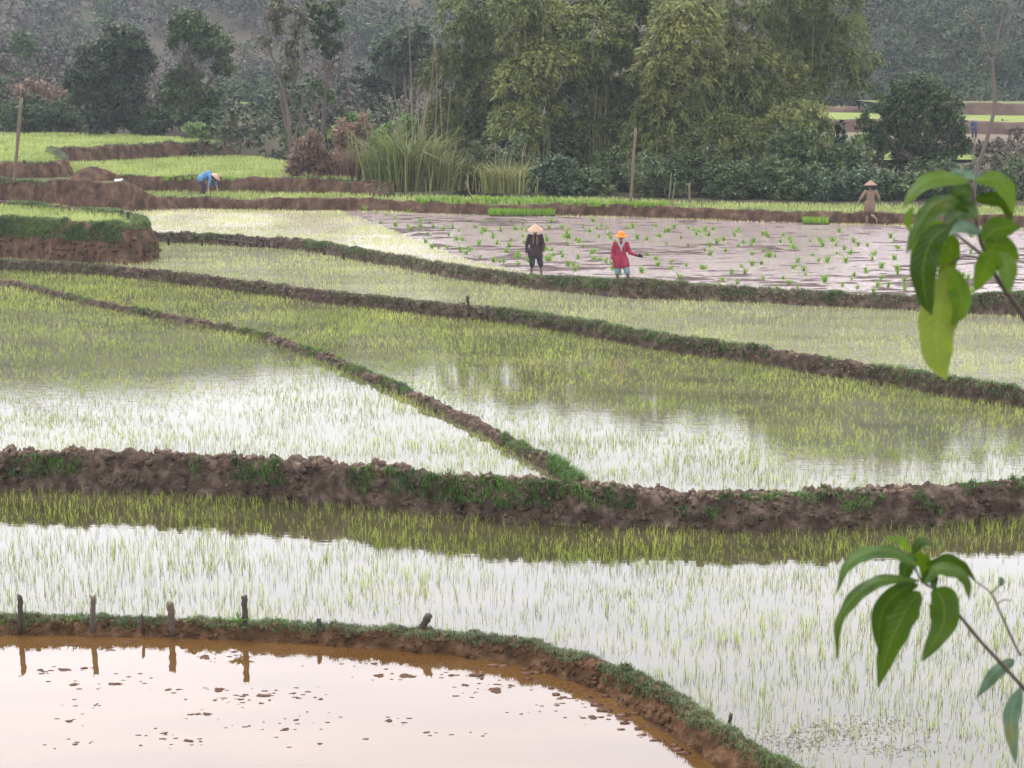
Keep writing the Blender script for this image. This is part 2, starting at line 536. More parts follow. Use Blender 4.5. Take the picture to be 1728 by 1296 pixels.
xB = [(190, 408), (330, 411), (400, 416), (480, 420), (540, 428), (600, 440), (660, 450), (720, 462), (790, 474), (860, 484), (930, 491), (1000, 498), (1060, 504), (1120, 505), (1200, 508), (1300, 512), (1400, 518), (1500, 522), (1620, 528), (1700, 532), (1900, 545)]
xy_BA = px(xB, ZB)
cBA = np.array([.03, .04, .06, .05, .05, .05, .05, .05, .05, .05, .05, .10, .20, .16, .06, .05, .05, .06, .10, .25, .3])
BA = bank('earth_dike', xy_BA, ZB, cBA, ZA, .22, np.interp(np.arange(21), [0, 10, 12, 13, 15, 18, 20], [.25, .25, .7, .7, .28, .35, 1.2]), M['soil'], amp=.04, freq=2.6, seed=43, lump=.03)

xA = [(248, 352), (330, 352), (420, 354), (520, 355), (600, 355), (680, 358), (760, 361), (830, 363), (900, 364), (1000, 364), (1100, 367), (1200, 371), (1300, 375), (1400, 377), (1500, 379), (1600, 381), (1720, 384), (1900, 389)]
xy_AG = px(xA, ZA)
AG = bank('terrace_bank', xy_AG, ZA, ZG + np.array([.10, .06, .05, .08, .10, .03, .0, .0, .05, .05, .03, .0, 0, .02, .02, 0, 0, 0]), ZG - .02, .18, .35, M['soil_red'], amp=.07, freq=1.6, seed=51)

xL = [(-150, 351), (30, 353), (100, 355), (190, 356), (228, 356), (256, 355), (282, 353), (310, 352)]
xy_L = px(xL, ZA)
LB = bank('terrace_bank', xy_L, ZA - .05, np.array([ZL + .05] * 4 + [ZL, .75, .48, .30]), .35, .35, .5, M['soil_red'], amp=.10, freq=1.2, seed=57)

xG = [(150, 321), (300, 324), (400, 325), (500, 326), (560, 327), (610, 329), (650, 332)]
xy_GH = px(xG, ZG)
GH = bank('terrace_bank', xy_GH, ZG, np.array([ZH + .02, ZH + .06, ZH + .06, ZH + .05, ZH + .02, ZH - .15, ZG + .1]), np.array(ZH - .02), .22, .35, M['soil_red'], amp=.07, freq=1.4, seed=61)

xH = [(-150, 305), (30, 305), (105, 304), (128, 299), (118, 288), (102, 281), (106, 275), (140, 273), (220, 271), (300, 266), (345, 264), (385, 264), (410, 262)]
xy_HI = px(xH, ZH)
HI = bank('terrace_bank', xy_HI, ZH, np.array([ZI + .05] * 9 + [ZI + .1, ZI + .05, ZI - .35, ZI - .7]), ZI - .02, .25, .5, M['soil_red'], amp=.10, freq=1.1, seed=67)

xJ = [(-150, 431), (20, 436), (90, 441), (170, 446), (225, 447), (256, 444), (270, 437), (262, 429), (236, 420), (195, 411)]
xy_J = px(xJ, ZB)
JB = bank('terrace_bank', xy_J, ZB, np.array([ZJ + .06] * 7 + [ZJ + .05, ZJ, ZJ]), ZJ, np.array([.45, .45, .45, .4, .35, .3, .25, .25, .25, .25]), .55, M['soil_red'], amp=.09, freq=2.2, seed=71, lump=.06, step=.08, rad=.8)

# ------------------------------------------------------------------ water and mud sheets
poly = {}
poly['F'] = np.vstack([[(-16, 13), (22, 13)], EF['in'][::-1]])
sheet('muddy_pond', poly['F'], ZF, M['water_orange'])
poly['E'] = np.vstack([EF['mid'], [(30, 18)], BIG['in'][::-1]])
sheet('flooded_field', poly['E'], ZE, M['water'])
jn = DC['mid'][-1]
bm_l = BIG['mid'][BIG['mid'][:, 0] < jn[0]]
bm_r = BIG['mid'][BIG['mid'][:, 0] >= jn[0]]
poly['D'] = np.vstack([bm_l, DC['mid'][::-1]])
sheet('flooded_field', poly['D'], ZD, M['water_mid'])
poly['C'] = np.vstack([DC['mid'], bm_r, CB['in'][::-1]])
sheet('flooded_field', poly['C'], ZC, M['water_mid'])
poly['B'] = np.vstack([CB['mid'], BA['in'][::-1], [P(200, 400, ZB)[:2], P(-150, 395, ZB)[:2]]])
sheet('flooded_field', poly['B'], ZB, M['water_pale'])
poly['A'] = np.vstack([[P(120, 398, ZA)[:2]], BA['mid'][2:], AG['in'][::-1], px([(200, 351), (120, 352)], ZA)[:, :2]])
sheet('flooded_field', poly['A'], ZA, M['water_pink'])
poly['J'] = np.vstack([JB['mid'], px([(170, 356), (100, 349), (20, 343), (-150, 338)], ZJ)[:, :2]])
sheet('flooded_field', poly['J'], ZJ - .03, M['water_pale'])
poly['G'] = np.vstack([AG['mid'], px([(1900, 352), (1500, 347), (1200, 343), (1000, 335), (800, 331), (660, 330)], ZG)[:, :2], GH['in'][::-1]])
sheet('flooded_field', poly['G'], ZG - .03, M['water_pale'])
poly['H'] = np.vstack([GH['mid'][:-3], px([(560, 300), (500, 290), (485, 272), (430, 264)], ZH)[:, :2], xsel(HI, 'in', 0, 385)[::-1][:-2], px([(160, 302)], ZH)[:, :2]])
sheet('flooded_field', poly['H'], ZH - .03, M['water_pale'])
poly['L'] = np.vstack([xsel(LB, 'mid', -400, 205), px([(212, 303), (205, 299), (120, 298), (100, 298), (-150, 299)], ZL)[:, :2]])
sheet('grassy_ledge', poly['L'], ZL - .03, M['bank_turf'])
poly['I'] = np.vstack([HI['mid'][:-6], px([(330, 236), (250, 229), (100, 226), (-150, 225)], ZI)[:, :2]])
sheet('flooded_field', poly['I'], ZI - .03, M['water_pale'])

# low bank at the back of the left promontory field
xK = [(-150, 336), (20, 347), (80, 353), (130, 358), (180, 361), (205, 366), (218, 369)]
JK = bank('earth_dike', px(xK, ZJ), ZJ - .05, ZJ + np.array([.14, .14, .14, .14, .12, .05, -.06]), ZJ - .1, .12, .35, M['soil'], amp=.04, freq=2.5, seed=79)

# ------------------------------------------------------------------ ground and far land
M['ground'] = soil_mat('dry_ground', (0.06, 0.05, 0.03), (0.10, 0.085, 0.055), (0.14, 0.12, 0.08), 0.3)
g = sheet('ground', [(-3000, -500), (3000, -500), (3000, 4000), (-3000, 4000)], -1.9, M['ground'])


def sstep(a, b, x):
    t = np.clip((x - a) / (b - a), 0, 1)
    return t * t * (3 - 2 * t)


def land_z(x, y):
    x = np.asarray(x, float); y = np.asarray(y, float)
    u = x / np.maximum(y, 1) * FPX + CX                   # bearing, in photo columns
    yf = np.interp(u, [640, 1000, 1500], [80.0, 77.6, 73.9])
    z = -.8 + 1.1 * sstep(yf - .2, yf + 1.0, y) + 0 * x
    z = z + 1.5 * sstep(-8, -14, x) * sstep(108, 113, y)
    z = z - .1 * sstep(108, 116, y)
    # knoll on the left
    kx, ky = -64, 178
    z = z + 8.0 * np.exp(-(((x - kx) / 22) ** 2 + ((y - ky) / 26) ** 2))
    # hillsides beyond
    e = np.interp(u, [-600, 0, 300, 520, 760, 1000, 1300, 1600, 2300], [.148, .146, .142, .134, .128, .132, .158, .172, .18])
    foot = np.interp(u, [-600, 300, 700, 1300, 1700, 2300], [215, 225, 205, 185, 182, 180])
    ridge = foot + np.interp(u, [-600, 600, 1500], [250, 240, 170])
    zr = e * ridge + CAMZ
    t = np.clip((y - foot) / (ridge - foot), 0, 1.6)
    z = z + zr * np.minimum(t, 1) ** 1.1 * (1 - .25 * np.clip(t - 1, 0, .6))
    p = np.stack([x, y, 0 * x], -1)
    z = z + fbm(p, .02, 3, 5) * 7 * sstep(0.05, .5, t) + fbm(p, .07, 3, 9) * 1.6 * sstep(.02, .3, t)
    z = z + fbm(p, .25, 2, 4) * .10 * sstep(80, 95, y)
    return z


def land_mesh():
    ys = np.concatenate([np.arange(72, 92, .7), np.arange(92, 120, 1.6), np.arange(120, 260, 2.5), np.arange(260, 640, 5.0)])
    us = np.linspace(-.62, .62, 190)
    Y, U = np.meshgrid(ys, us, indexing='ij')
    X = Y * U
    Z = land_z(X, Y)
    v = np.stack([X, Y, Z], -1)
    idx = np.arange(v.shape[0] * v.shape[1]).reshape(v.shape[:2])
    q = np.stack([idx[:-1, :-1], idx[:-1, 1:], idx[1:, 1:], idx[1:, :-1]], -1).reshape(-1, 4)
    return np_mesh('hillside', v.reshape(-1, 3), q, smooth=True)


M['hill'] = soil_mat('scrubby_hillside', (0.014, 0.018, 0.009), (0.034, 0.030, 0.019), (0.060, 0.045, 0.035), 0.12, bump=0.3, bscale=0.5)
o = link('hillside', land_mesh(), M['hill']); o['kind'] = 'structure'

# far terraces on the right, seen past the round tree
M['field_green'] = soil_mat('young_rice_far', (0.075, 0.10, 0.022), (0.105, 0.13, 0.034), (0.135, 0.15, 0.045), 0.4, bump=.2)
M['field_tan'] = soil_mat('stubble_far', (0.06, 0.048, 0.034), (0.085, 0.07, 0.05), (0.11, 0.09, 0.065), 0.4, bump=.2)
M['grass_far'] = soil_mat('grass_far', (0.04, 0.05, 0.02), (0.07, 0.078, 0.032), (0.10, 0.10, 0.045), 0.5, bump=.3)


def far_step(line, zlo, zup, depth, top_mat, seed):
    b = bank('terrace_bank', px(line, zlo), zlo, zup + .05, zup - .05, .4, .8, M['soil_far'], amp=.12, freq=.5, seed=seed, step=.5)
    back = b['mid'] + np.array([0, depth])
    sheet('distant_field', np.vstack([b['mid'], back[::-1]]), zup, top_mat)


sheet('distant_field', np.vstack([px([(1360, 270), (1950, 268)], .45)[:, :2], px([(1950, 250), (1360, 250)], .45)[:, :2]]), .45, M['field_green'])
far_step([(1350, 254), (1480, 255), (1600, 256), (1720, 257), (1950, 259)], .45, 1.05, 18, M['field_tan'], 90)
far_step([(1350, 221), (1450, 222), (1550, 224), (1640, 226), (1720, 227), (1950, 228)], 1.05, 1.95, 24, M['field_green'], 91)
far_step([(1480, 192), (1560, 193), (1640, 194), (1720, 195), (1950, 196)], 1.95, 2.9, 14, M['grass_far'], 92)
far_step([(1340, 188), (1400, 188), (1460, 188)], 1.95, 2.25, 22, M['field_green'], 93)
# and on the left, seen between the trees
far_step([(330, 250), (420, 248), (520, 247), (640, 247)], .3, .9, 16, M['grass_far'], 94)
far_step([(330, 216), (420, 214), (520, 213), (640, 213)], .9, 1.5, 18, M['field_tan'], 95)
far_step([(330, 192), (420, 190), (520, 189), (640, 189)], 1.5, 2.3, 22, M['field_green'], 96)

# ------------------------------------------------------------------ mud lumps in the puddled field
line_mud = [(560, 352), (620, 372), (700, 405), (790, 438), (880, 460), (1000, 474), (1150, 488), (1300, 500), (1500, 512), (1900, 535)]
mud_poly = np.vstack([px(line_mud, 0)[:, :2], px([(1900, 392), (1500, 381), (1200, 373), (1000, 367), (760, 363), (620, 358)], 0)[:, :2]])


def mud_field():
    x0, y0 = mud_poly.min(0); x1, y1 = mud_poly.max(0)
    st = .10
    xs = np.arange(x0, x1, st); ys = np.arange(y0, y1, st)
    X, Y = np.meshgrid(xs, ys, indexing='ij')
    p = np.stack([X * .55, Y * 1.1, 0 * X], -1)
    h = fbm(p * np.array([.8, 1.5, 1]), 2.6, 3, 3) * .07 + fbm(p, .3, 2, 8) * .026 - .036
    xy_ = np.stack([X.ravel(), Y.ravel()], 1)
    fl = (inside(xy_, mud_poly) & inside(xy_, poly['A'])).reshape(X.shape)
    h = np.where(fl, h, -.12)
    idx = np.arange(X.size).reshape(X.shape)
    keep = (np.maximum.reduce([h[:-1, :-1], h[1:, :-1], h[1:, 1:], h[:-1, 1:]]) > -.005)
    q = np.stack([idx[:-1, :-1], idx[1:, :-1], idx[1:, 1:], idx[:-1, 1:]], -1)[keep]
    o = link('puddled_mud', np_mesh('puddled_mud', np.stack([X, Y, h], -1).reshape(-1, 3), q, smooth=True), M['mud'])
    o['kind'] = 'structure'


mud_field()

# ------------------------------------------------------------------ rice
def scatter(poly, dens):
    poly = np.asarray(poly)[:, :2]
    x0, y0 = poly.min(0); x1, y1 = poly.max(0)
    n = int((x1 - x0) * (y1 - y0) * dens)
    p = np.stack([RNG.uniform(x0, x1, n), RNG.uniform(y0, y1, n)], 1)
    p = p[inside(p, poly)]
    return p


def rice(name, poly, z, dens, h, w, mat, label, nb=2, lean=.12, exclude=None, gap=0.0, gseed=0):
    p = scatter(poly, dens)
    p3 = np.column_stack([p, np.full(len(p), z)])
    k = inview(p3)
    p3 = p3[k]
    if exclude is not None: p3 = p3[~inside(p3[:, :2], exclude)]
    if gap:
        m = fbm(p3 * np.array([.5, 1.0, 1]), 1.1, 3, gseed)
        p3 = p3[RNG.uniform(-.8, .9, len(p3)) + gap < m + .55]
    pr = np.repeat(p3, nb, 0)
    pr[:, :2] += RNG.normal(0, .012, (len(pr), 2))
    pr[:, 2] -= .02
    hs = np.repeat(np.clip(1 + .35 * fbm(p3, .9, 2, gseed + 6), .6, 1.5), nb)
    tone = np.repeat(np.clip(.5 + .45 * fbm(p3, .6, 2, gseed + 3) + RNG.normal(0, .18, len(p3)), 0, 1), nb)
    hh = h * hs * RNG.uniform(.4, 1.3, len(pr))
    b = Buf()
    v, q, t, r = blades(pr, hh, w, np.abs(RNG.normal(0, lean, len(pr))) + .04, tone, bend=RNG.uniform(.05, .55, len(pr)))
    b.add(v, q, t, r)
    o = b.build(name, mat)
    tag(o, label, 'rice', kind='stuff')
    return o


rice('rice_seedlings', poly['E'], ZE, 100, .165, .006, M['rice_dark'], 'sparse thin young rice standing in the nearest bright flooded field', gap=.12, gseed=2)
rice('rice_seedlings', poly['D'], ZD, 118, .12, .0068, M['rice'], 'sparse young rice in the triangular flooded field on the left', gap=.2, gseed=4)
rice('rice_seedlings', poly['C'], ZC, 135, .12, .0072, M['rice'], 'young rice in the wide middle field mirroring the sky', gap=.15, gseed=6)
rice('rice_seedlings', poly['B'], ZB, 92, .11, .010, M['rice_pale'], 'pale dense young rice in the long field below the workers', gap=.05, gseed=8)
rice('rice_seedlings', poly['A'], ZA, 110, .10, .011, M['rice_pale'], 'pale sparse rice in the planted left end of the mud field', exclude=mud_poly, gap=.1, gseed=10)
rice('rice_seedlings', poly['G'], ZG, 52, .16, .019, M['rice_lush'], 'narrow bright strip of rice in front of the thicket', gseed=12)
rice('rice_seedlings', poly['H'], ZH, 48, .16, .021, M['rice_lush'], 'bright green rice on the terrace behind the bending person', gseed=14)
rice('rice_seedlings', poly['I'], ZI, 30, .18, .028, M['rice_lush'], 'bright green rice on the highest terrace below the left trees', gseed=16)
rice('rice_seedlings', poly['J'], ZJ, 90, .16, .014, M['rice_lush'], 'small patch of rice on top of the steep left terrace', gseed=18)


# ------------------------------------------------------------------ grass and weeds on the banks
def tufts(name, b, k0, k1, dens, ln, w, mat, label, thr=-.2, freq=.9, seed=0, u0=None, u1=None, flop=.6, cat='grass', per=5):
    g = b['grid'][:, k0:k1 + 1]
    A = np.linalg.norm(np.cross(g[1:, :-1] - g[:-1, :-1], g[:-1, 1:] - g[:-1, :-1]), axis=-1)
    c = (g[1:, :-1] + g[:-1, 1:]) * .5
    m = fbm(c, freq, 3, seed) > thr
    if u0 is not None:
        u, _ = project(c); m &= (u > u0) & (u < u1)
    m &= inview(c)
    wgt = (A * m).ravel()
    n = int(wgt.sum() * dens)
    if n < 3: return None
    cell = RNG.choice(len(wgt), n, p=wgt / wgt.sum())
    i, j = np.unravel_index(cell, A.shape)
    a, e = RNG.random(n)[:, None], RNG.random(n)[:, None]
    p = (g[i, j] * (1 - a) + g[i + 1, j] * a) * (1 - e) + (g[i, j + 1] * (1 - a) + g[i + 1, j + 1] * a) * e
    p = np.repeat(p, per, 0); p[:, :2] += RNG.normal(0, ln * .25, (len(p), 2)); p[:, 2] -= .01
    n = len(p)
    t = np.clip(.45 + .4 * fbm(p, 1.7, 2, seed + 2) + RNG.normal(0, .2, n), 0, 1)
    bf = Buf()
    v, q, tr, r = blades(p, ln * RNG.uniform(.5, 1.3, n), w, RNG.uniform(.1, flop, n), t, bend=RNG.uniform(.2, .9, n))
    bf.add(v, q, tr, r)
    o = bf.build(name, mat)
    return tag(o, label, cat, kind='stuff')


tufts('dike_grass', EF, 6, 14, 560, .07, .010, M['bank_grass_grey'], 'short grey-green grass matted over the nearest curved dike', thr=-.6, freq=1.6, seed=1, per=6)
tufts('dike_weeds', EF, 4, 12, 100, .08, .012, M['weed'], 'fresh green weeds sprouting on the nearest curved dike', thr=.12, freq=1.2, seed=5)
tufts('dike_weeds', BIG, 4, 9, 260, .12, .014, M['weed'], 'green weed patches along the tall dark middle dike', thr=.02, freq=.9, seed=3, per=6)
tufts('dike_weeds', BIG, 7, 11, 200, .10, .013, M['weed'], 'low weeds on the crest of the middle dike at right', thr=-.1, freq=.8, seed=6, u0=1000, u1=1900, per=5)
tufts('dike_weeds', DC, 3, 14, 160, .10, .012, M['weed'], 'few green tufts on the thin dike between two ponds', thr=.33, freq=.8, seed=8)
tufts('dike_weeds', DC, 2, 14, 420, .16, .012, M['weed'], 'green grass tuft where the thin dike meets the thick one', thr=-2, seed=9, u0=930, u1=985)
tufts('dike_grass', CB, 4, 14, 210, .11, .014, M['bank_grass'], 'dark grass on the right part of the long dike', thr=-.5, freq=.8, seed=10, u0=840, u1=1900)
tufts('dike_grass', CB, 3, 14, 190, .08, .013, M['bank_grass_grey'], 'thin greyish grass on the left part of the long dike', thr=-.3, freq=.9, seed=12, u0=-200, u1=860)
tufts('dike_grass', BA, 4, 14, 150, .10, .016, M['bank_grass_grey'], 'dull grass on the dike in front of the two workers', thr=-.4, freq=.8, seed=14)
tufts('dike_grass', BA, 4, 14, 160, .12, .016, M['bank_grass'], 'green grass clumps on the dike in front of the workers', thr=.05, freq=.6, seed=15)
tufts('terrace_grass', JB, 5, 12, 330, .17, .018, M['bank_grass'], 'thick dark grass hanging over the steep left terrace bank', thr=-.35, freq=.7, seed=16, u0=-200, u1=205)
tufts('terrace_grass', JB, 3, 8, 60, .12, .018, M['bank_grass'], 'weeds hanging on the face of the steep left terrace', thr=.25, freq=1.1, seed=27)
tufts('terrace_grass', JB, 7, 15, 200, .13, .018, M['bank_grass'], 'grass fringe round the corner of the left terrace', thr=-.25, freq=.8, seed=17, u0=150, u1=300)
tufts('terrace_grass', JK, 2, 15, 150, .13, .02, M['bank_grass'], 'grassy dike at the back of the left terrace', thr=-.2, freq=.8, seed=18)
tufts('terrace_grass', LB, 7, 14, 110, .15, .025, M['bank_grass'], 'green grass along the edge of the brown left bank', thr=-.1, freq=.6, seed=19)
tufts('terrace_grass', HI, 8, 14, 60, .16, .03, M['bank_grass_grey'], 'grass rim of the highest terrace', thr=-.1, freq=.6, seed=20)
tufts('terrace_grass', GH, 8, 14, 70, .12, .025, M['bank_grass_grey'], 'grass rim above the bending person', thr=-.1, freq=.6, seed=21)
tufts('terrace_grass', AG, 8, 14, 60, .10, .022, M['bank_grass_grey'], 'thin grass rim on the bank behind the mud field', thr=-.1, freq=.6, seed=22)


# ------------------------------------------------------------------ loose clods on the dikes
def clods(b, k0, k1, dens, size, mat, label, seed=0):
    g = b['grid'][:, k0:k1 + 1]
    A = np.linalg.norm(np.cross(g[1:, :-1] - g[:-1, :-1], g[:-1, 1:] - g[:-1, :-1]), axis=-1)
    c = (g[1:, :-1] + g[:-1, 1:]) * .5
    w = (A * inview(c) * (fbm(c, 1.3, 2, seed) > -.25)).ravel()
    n = int(w.sum() * dens)
    cell = RNG.choice(len(w), n, p=w / w.sum())
    i, j = np.unravel_index(cell, A.shape)
    p = c[i, j] + RNG.normal(0, .02, (n, 3))
    bm = bmesh.new(); bmesh.ops.create_icosphere(bm, subdivisions=1, radius=1)
    iv = np.array([v.co for v in bm.verts]); it = np.array([[v.index for v in f.verts] for f in bm.faces]); bm.free()
    sz = size * RNG.uniform(.35, 1.0, n) ** 1.5
    v = iv[None] * sz[:, None, None] * RNG.uniform(.6, 1.3, (n, 1, 3)) * RNG.uniform(.7, 1.25, (n, len(iv), 1)) + p[:, None]
    t = it[None] + (np.arange(n) * len(iv))[:, None, None]
    o = link('dike_clods', np_mesh('dike_clods', v.reshape(-1, 3), None, t.reshape(-1, 3)), mat)
    tag(o, label, 'earth clods', kind='stuff')


M['soil_dry'] = soil_mat('drying_clods', (0.045, 0.031, 0.022), (0.095, 0.067, 0.050), (0.16, 0.118, 0.092), 9.0, bump=.8, bscale=40)
clods(BIG, 8, 13, 130, .075, M['soil_dry'], 'dried earth clods heaped on the crest of the tall middle dike', 1)
clods(BIG, 2, 8, 70, .06, M['soil'], 'dark wet clods on the face of the tall middle dike', 2)
clods(DC, 6, 13, 160, .05, M['soil_dry'], 'dried clods on the thin dike between two ponds', 3)
clods(EF, 2, 8, 150, .045, M['soil_orange'], 'orange earth crumbs on the face of the nearest dike', 4)
clods(BA, 4, 12, 45, .06, M['soil_dry'], 'clods on the dike in front of the two workers', 7)
clods(CB, 4, 12, 70, .05, M['soil_dry'], 'clods on the long middle dike', 5)
clods(JB, 2, 8, 30, .09, M['soil_red'], 'crumbling lumps on the steep left terrace bank', 6)
# ------------------------------------------------------------------ trees and bushes
M['leaf_dark'] = leaf_mat('dark_broad_leaf', (0.006, 0.015, 0.006), (0.042, 0.060, 0.022), 0.2, 0.5, 0.15)
M['leaf_mid'] = leaf_mat('mid_green_leaf', (0.012, 0.026, 0.007), (0.070, 0.098, 0.030), 0.25, 0.5, 0.15)
M['leaf_fresh'] = leaf_mat('fresh_green_leaf', (0.04, 0.085, 0.014), (0.16, 0.24, 0.05), 0.3)
M['leaf_bamboo'] = leaf_mat('bamboo_leaf', (0.024, 0.034, 0.007), (0.128, 0.148, 0.038), 0.22, 0.55, 0.12, c3=(0.19, 0.175, 0.05))
M['leaf_shrub'] = leaf_mat('shrub_leaf', (0.014, 0.030, 0.010), (0.088, 0.118, 0.042), 0.22, 0.5, 0.15)
M['leaf_dark2'] = leaf_mat('bluish_shrub_leaf', (0.014, 0.032, 0.014), (0.075, 0.11, 0.055), 0.2, 0.5, 0.2)
M['leaf_brown'] = leaf_mat('dry_brown_leaf', (0.06, 0.035, 0.022), (0.19, 0.12, 0.08), 0.2)
M['leaf_yellow'] = leaf_mat('yellowing_leaf', (0.08, 0.085, 0.02), (0.22, 0.20, 0.05), 0.3)
M['leaf_sparse'] = leaf_mat('dull_vine_leaf', (0.035, 0.04, 0.02), (0.12, 0.12, 0.06), 0.25)
M['reed'] = leaf_mat('cane_leaf', (0.03, 0.05, 0.010), (0.17, 0.20, 0.055), 0.3, c3=(0.27, 0.22, 0.12))
M['forest'] = leaf_mat('hill_forest_leaf', (0.008, 0.018, 0.008), (0.050, 0.066, 0.026), 0.15, 0.6, 0.1)
M['forest_dry'] = leaf_mat('hill_scrub_leaf', (0.016, 0.016, 0.010), (0.075, 0.060, 0.046), 0.15, 0.6, 0.1)


def blob_leaves(c, r, n, ln, wd, rnd0=.5, droop=.3, sub=None, outward=.5, down=0.0):
    """leaves gathered in small clumps spread through an ellipsoid"""
    c = np.asarray(c, float); r = np.asarray(r, float)
    if sub is None: sub = max(5, int(n / 45))
    d = norm(RNG.normal(size=(sub, 3)))
    rad = RNG.uniform(.25, 1.0, sub) ** .55
    cc = c + d * rad[:, None] * r
    k = RNG.integers(0, sub, n)
    sr = (r.mean() * .29) * RNG.uniform(.6, 1.3, sub)
    off = norm(RNG.normal(size=(n, 3))) * (RNG.random(n) ** .5)[:, None]
    off[:, 2] *= .7
    p = cc[k] + off * sr[k][:, None]
    a = norm(off * outward + RNG.normal(0, .6, (n, 3)) + np.array([0, 0, -droop]) + np.array([0, 0, -down]))
    nr = norm(RNG.normal(0, .55, (n, 3)) + np.array([0, -.15, 1.0]))
    tone = np.clip(rnd0 + RNG.normal(0, .14, sub)[k] + RNG.normal(0, .16, n), 0, 1)
    return leaves(p, a, nr, ln * RNG.uniform(.6, 1.3, n), wd * RNG.uniform(.7, 1.2, n), tone), cc


def tree(name, label, blobs, y, base_uv, n, ln, wd, mat, trunk_r=.16, cat='tree', group=None, tone=.5, droop=.3, depth=.75, bark='bark', nlimb=None, branchy=6):
    """blobs: (u, v, half-width px, half-height px[, dy]) in the photo, standing at distance y"""
    base = Pd(base_uv[0], base_uv[1], y)
    s = y / FPX
    root = empty(name, base)
    tag(root, label, cat, group)
    area = sum(b[2] * b[3] for b in blobs)
    buf = Buf(); wood = Buf()
    top = min(b[1] for b in blobs)
    spine_u = np.mean([b[0] for b in blobs])
    first = True
    for b in blobs:
        dy = b[4] if len(b) > 4 else RNG.uniform(-.35, .35) * b[2] * s
        c = Pd(b[0], b[1], y + dy)
        r = np.array([b[2] * s, b[2] * s * depth, b[3] * s])
        (v, q, rn), cc = blob_leaves(c, r, max(60, int(n * b[2] * b[3] / area)), ln, wd, tone, droop)
        buf.add(v - base, q, None, rn)
        mid = base * .45 + c * .55 + np.array([(base[0] - c[0]) * .25, 0, 0]) + RNG.normal(0, .15, 3)
        path = catmull([base, mid, c], 9)
        tv, tq, tt = tube(path - base, np.linspace(trunk_r * (1 if first else .7), trunk_r * .18, 9), 7)
        wood.add(tv, tq, tt)
        for e in cc[RNG.choice(len(cc), min(branchy, len(cc)), replace=False)]:
            st = path[RNG.integers(4, 8)]
            pth = catmull([st, (st + e) / 2 + RNG.normal(0, .1, 3), e], 5)
            tv, tq, tt = tube(pth - base, np.linspace(trunk_r * .28, trunk_r * .06, 5), 4, False)
            wood.add(tv, tq, tt)
        first = False
    wood.build('trunk', M[bark], root, smooth=True)
    buf.build('crown', M[mat], root)
    return root


# --- the left group
tree('broadleaf_tree', 'dark leafy tree, leftmost tall one behind the highest terrace',
     [(205, 75, 42, 35), (180, 105, 55, 38), (235, 100, 25, 28), (150, 150, 42, 32), (205, 150, 40, 40), (170, 195, 45, 30), (230, 195, 30, 30), (130, 135, 22, 22), (215, 55, 22, 20)],
     116, (190, 226), 15000, .34, .17, 'leaf_dark', .2)
tree('broadleaf_tree', 'slim green tree with a bare lower side, right of the darkest tree',
     [(318, 45, 32, 32), (350, 70, 42, 32), (300, 60, 20, 22), (318, 125, 30, 24), (375, 112, 20, 20), (300, 160, 35, 30), (345, 165, 30, 35), (320, 195, 45, 22), (290, 145, 22, 25)],
     117, (325, 226), 11500, .34, .16, 'leaf_mid', .17)
tree('bush', 'brownish bush at the left edge behind the bamboo pole', [(30, 195, 40, 28), (70, 200, 45, 26), (110, 190, 30, 30), (60, 175, 20, 16)], 119, (65, 226), 5500, .34, .14, 'leaf_mid', .06, 'bush', tone=.35)
tree('bush', 'dry twiggy bush between the left edge and the dark tree', [(95, 165, 32, 24), (125, 205, 26, 20), (50, 150, 30, 16)], 124, (100, 222), 2600, .34, .12, 'leaf_brown', .06, 'bush', tone=.45)
tree('small_tree', 'small round tree on the brown knoll at upper left', [(38, 78, 20, 18), (30, 68, 14, 12)], 172, (38, 108), 1600, .6, .3, 'leaf_mid', .1, tone=.45)
tree('bush', 'bright green bush at the right end of the highest terrace', [(330, 222, 20, 14), (322, 216, 10, 8)], 109, (330, 236), 1300, .26, .14, 'leaf_fresh', .04, 'bush')
tree('bush', 'dark low bush below the slim green tree', [(265, 200, 28, 22), (250, 215, 30, 12), (360, 205, 26, 20), (385, 212, 16, 12)], 113, (300, 230), 4200, .30, .14, 'leaf_dark', .05, 'bush')
tree('bush', 'sparse grey bush left of the thin bare trees', [(400, 215, 30, 22), (425, 232, 24, 14), (380, 240, 22, 16), (440, 205, 16, 16)], 106, (405, 258), 2300, .24, .10, 'leaf_sparse', .05, 'bush', tone=.45)


def thin_tree(label, paths, y, foliage, n, mat, hang=True, name='vine_covered_tree'):
    base = Pd(*paths[0][0], y)
    root = empty(name, base); tag(root, label, 'tree', 'thin vine covered trees')
    w = Buf()
    for pth in paths:
        pts = np.array([Pd(u, v, y + RNG.uniform(-.3, .3)) for u, v in pth])
        cv = catmull(pts, 14)
        l0 = 1 if pth is paths[0] else .6
        v, q, t = tube(cv - base, np.linspace(.14 * l0, .03, 14), 7); w.add(v, q, t)
        for _ in range(9):
            st = cv[RNG.integers(5, 14)]
            e = st + RNG.normal(0, 1, 3) * np.array([.9, .5, .7])
            v, q, t = tube(catmull([st, (st + e) / 2 + RNG.normal(0, .12, 3), e], 5) - base, np.linspace(.03, .008, 5), 4, False); w.add(v, q, t)
    w.build('trunk', M['bark'], root, smooth=True)
    b = Buf(); s = y / FPX
    tot = sum(f[2] * f[3] for f in foliage)
    for f in foliage:
        (v, q, r), _ = blob_leaves(Pd(f[0], f[1], y), (f[2] * s, f[2] * s * .7, f[3] * s), max(40, int(n * f[2] * f[3] / tot)), .26, .13, f[4] if len(f) > 4 else .45, .8)
        b.add(v - base, q, None, r)
    b.build('crown', M[mat], root)
    return root


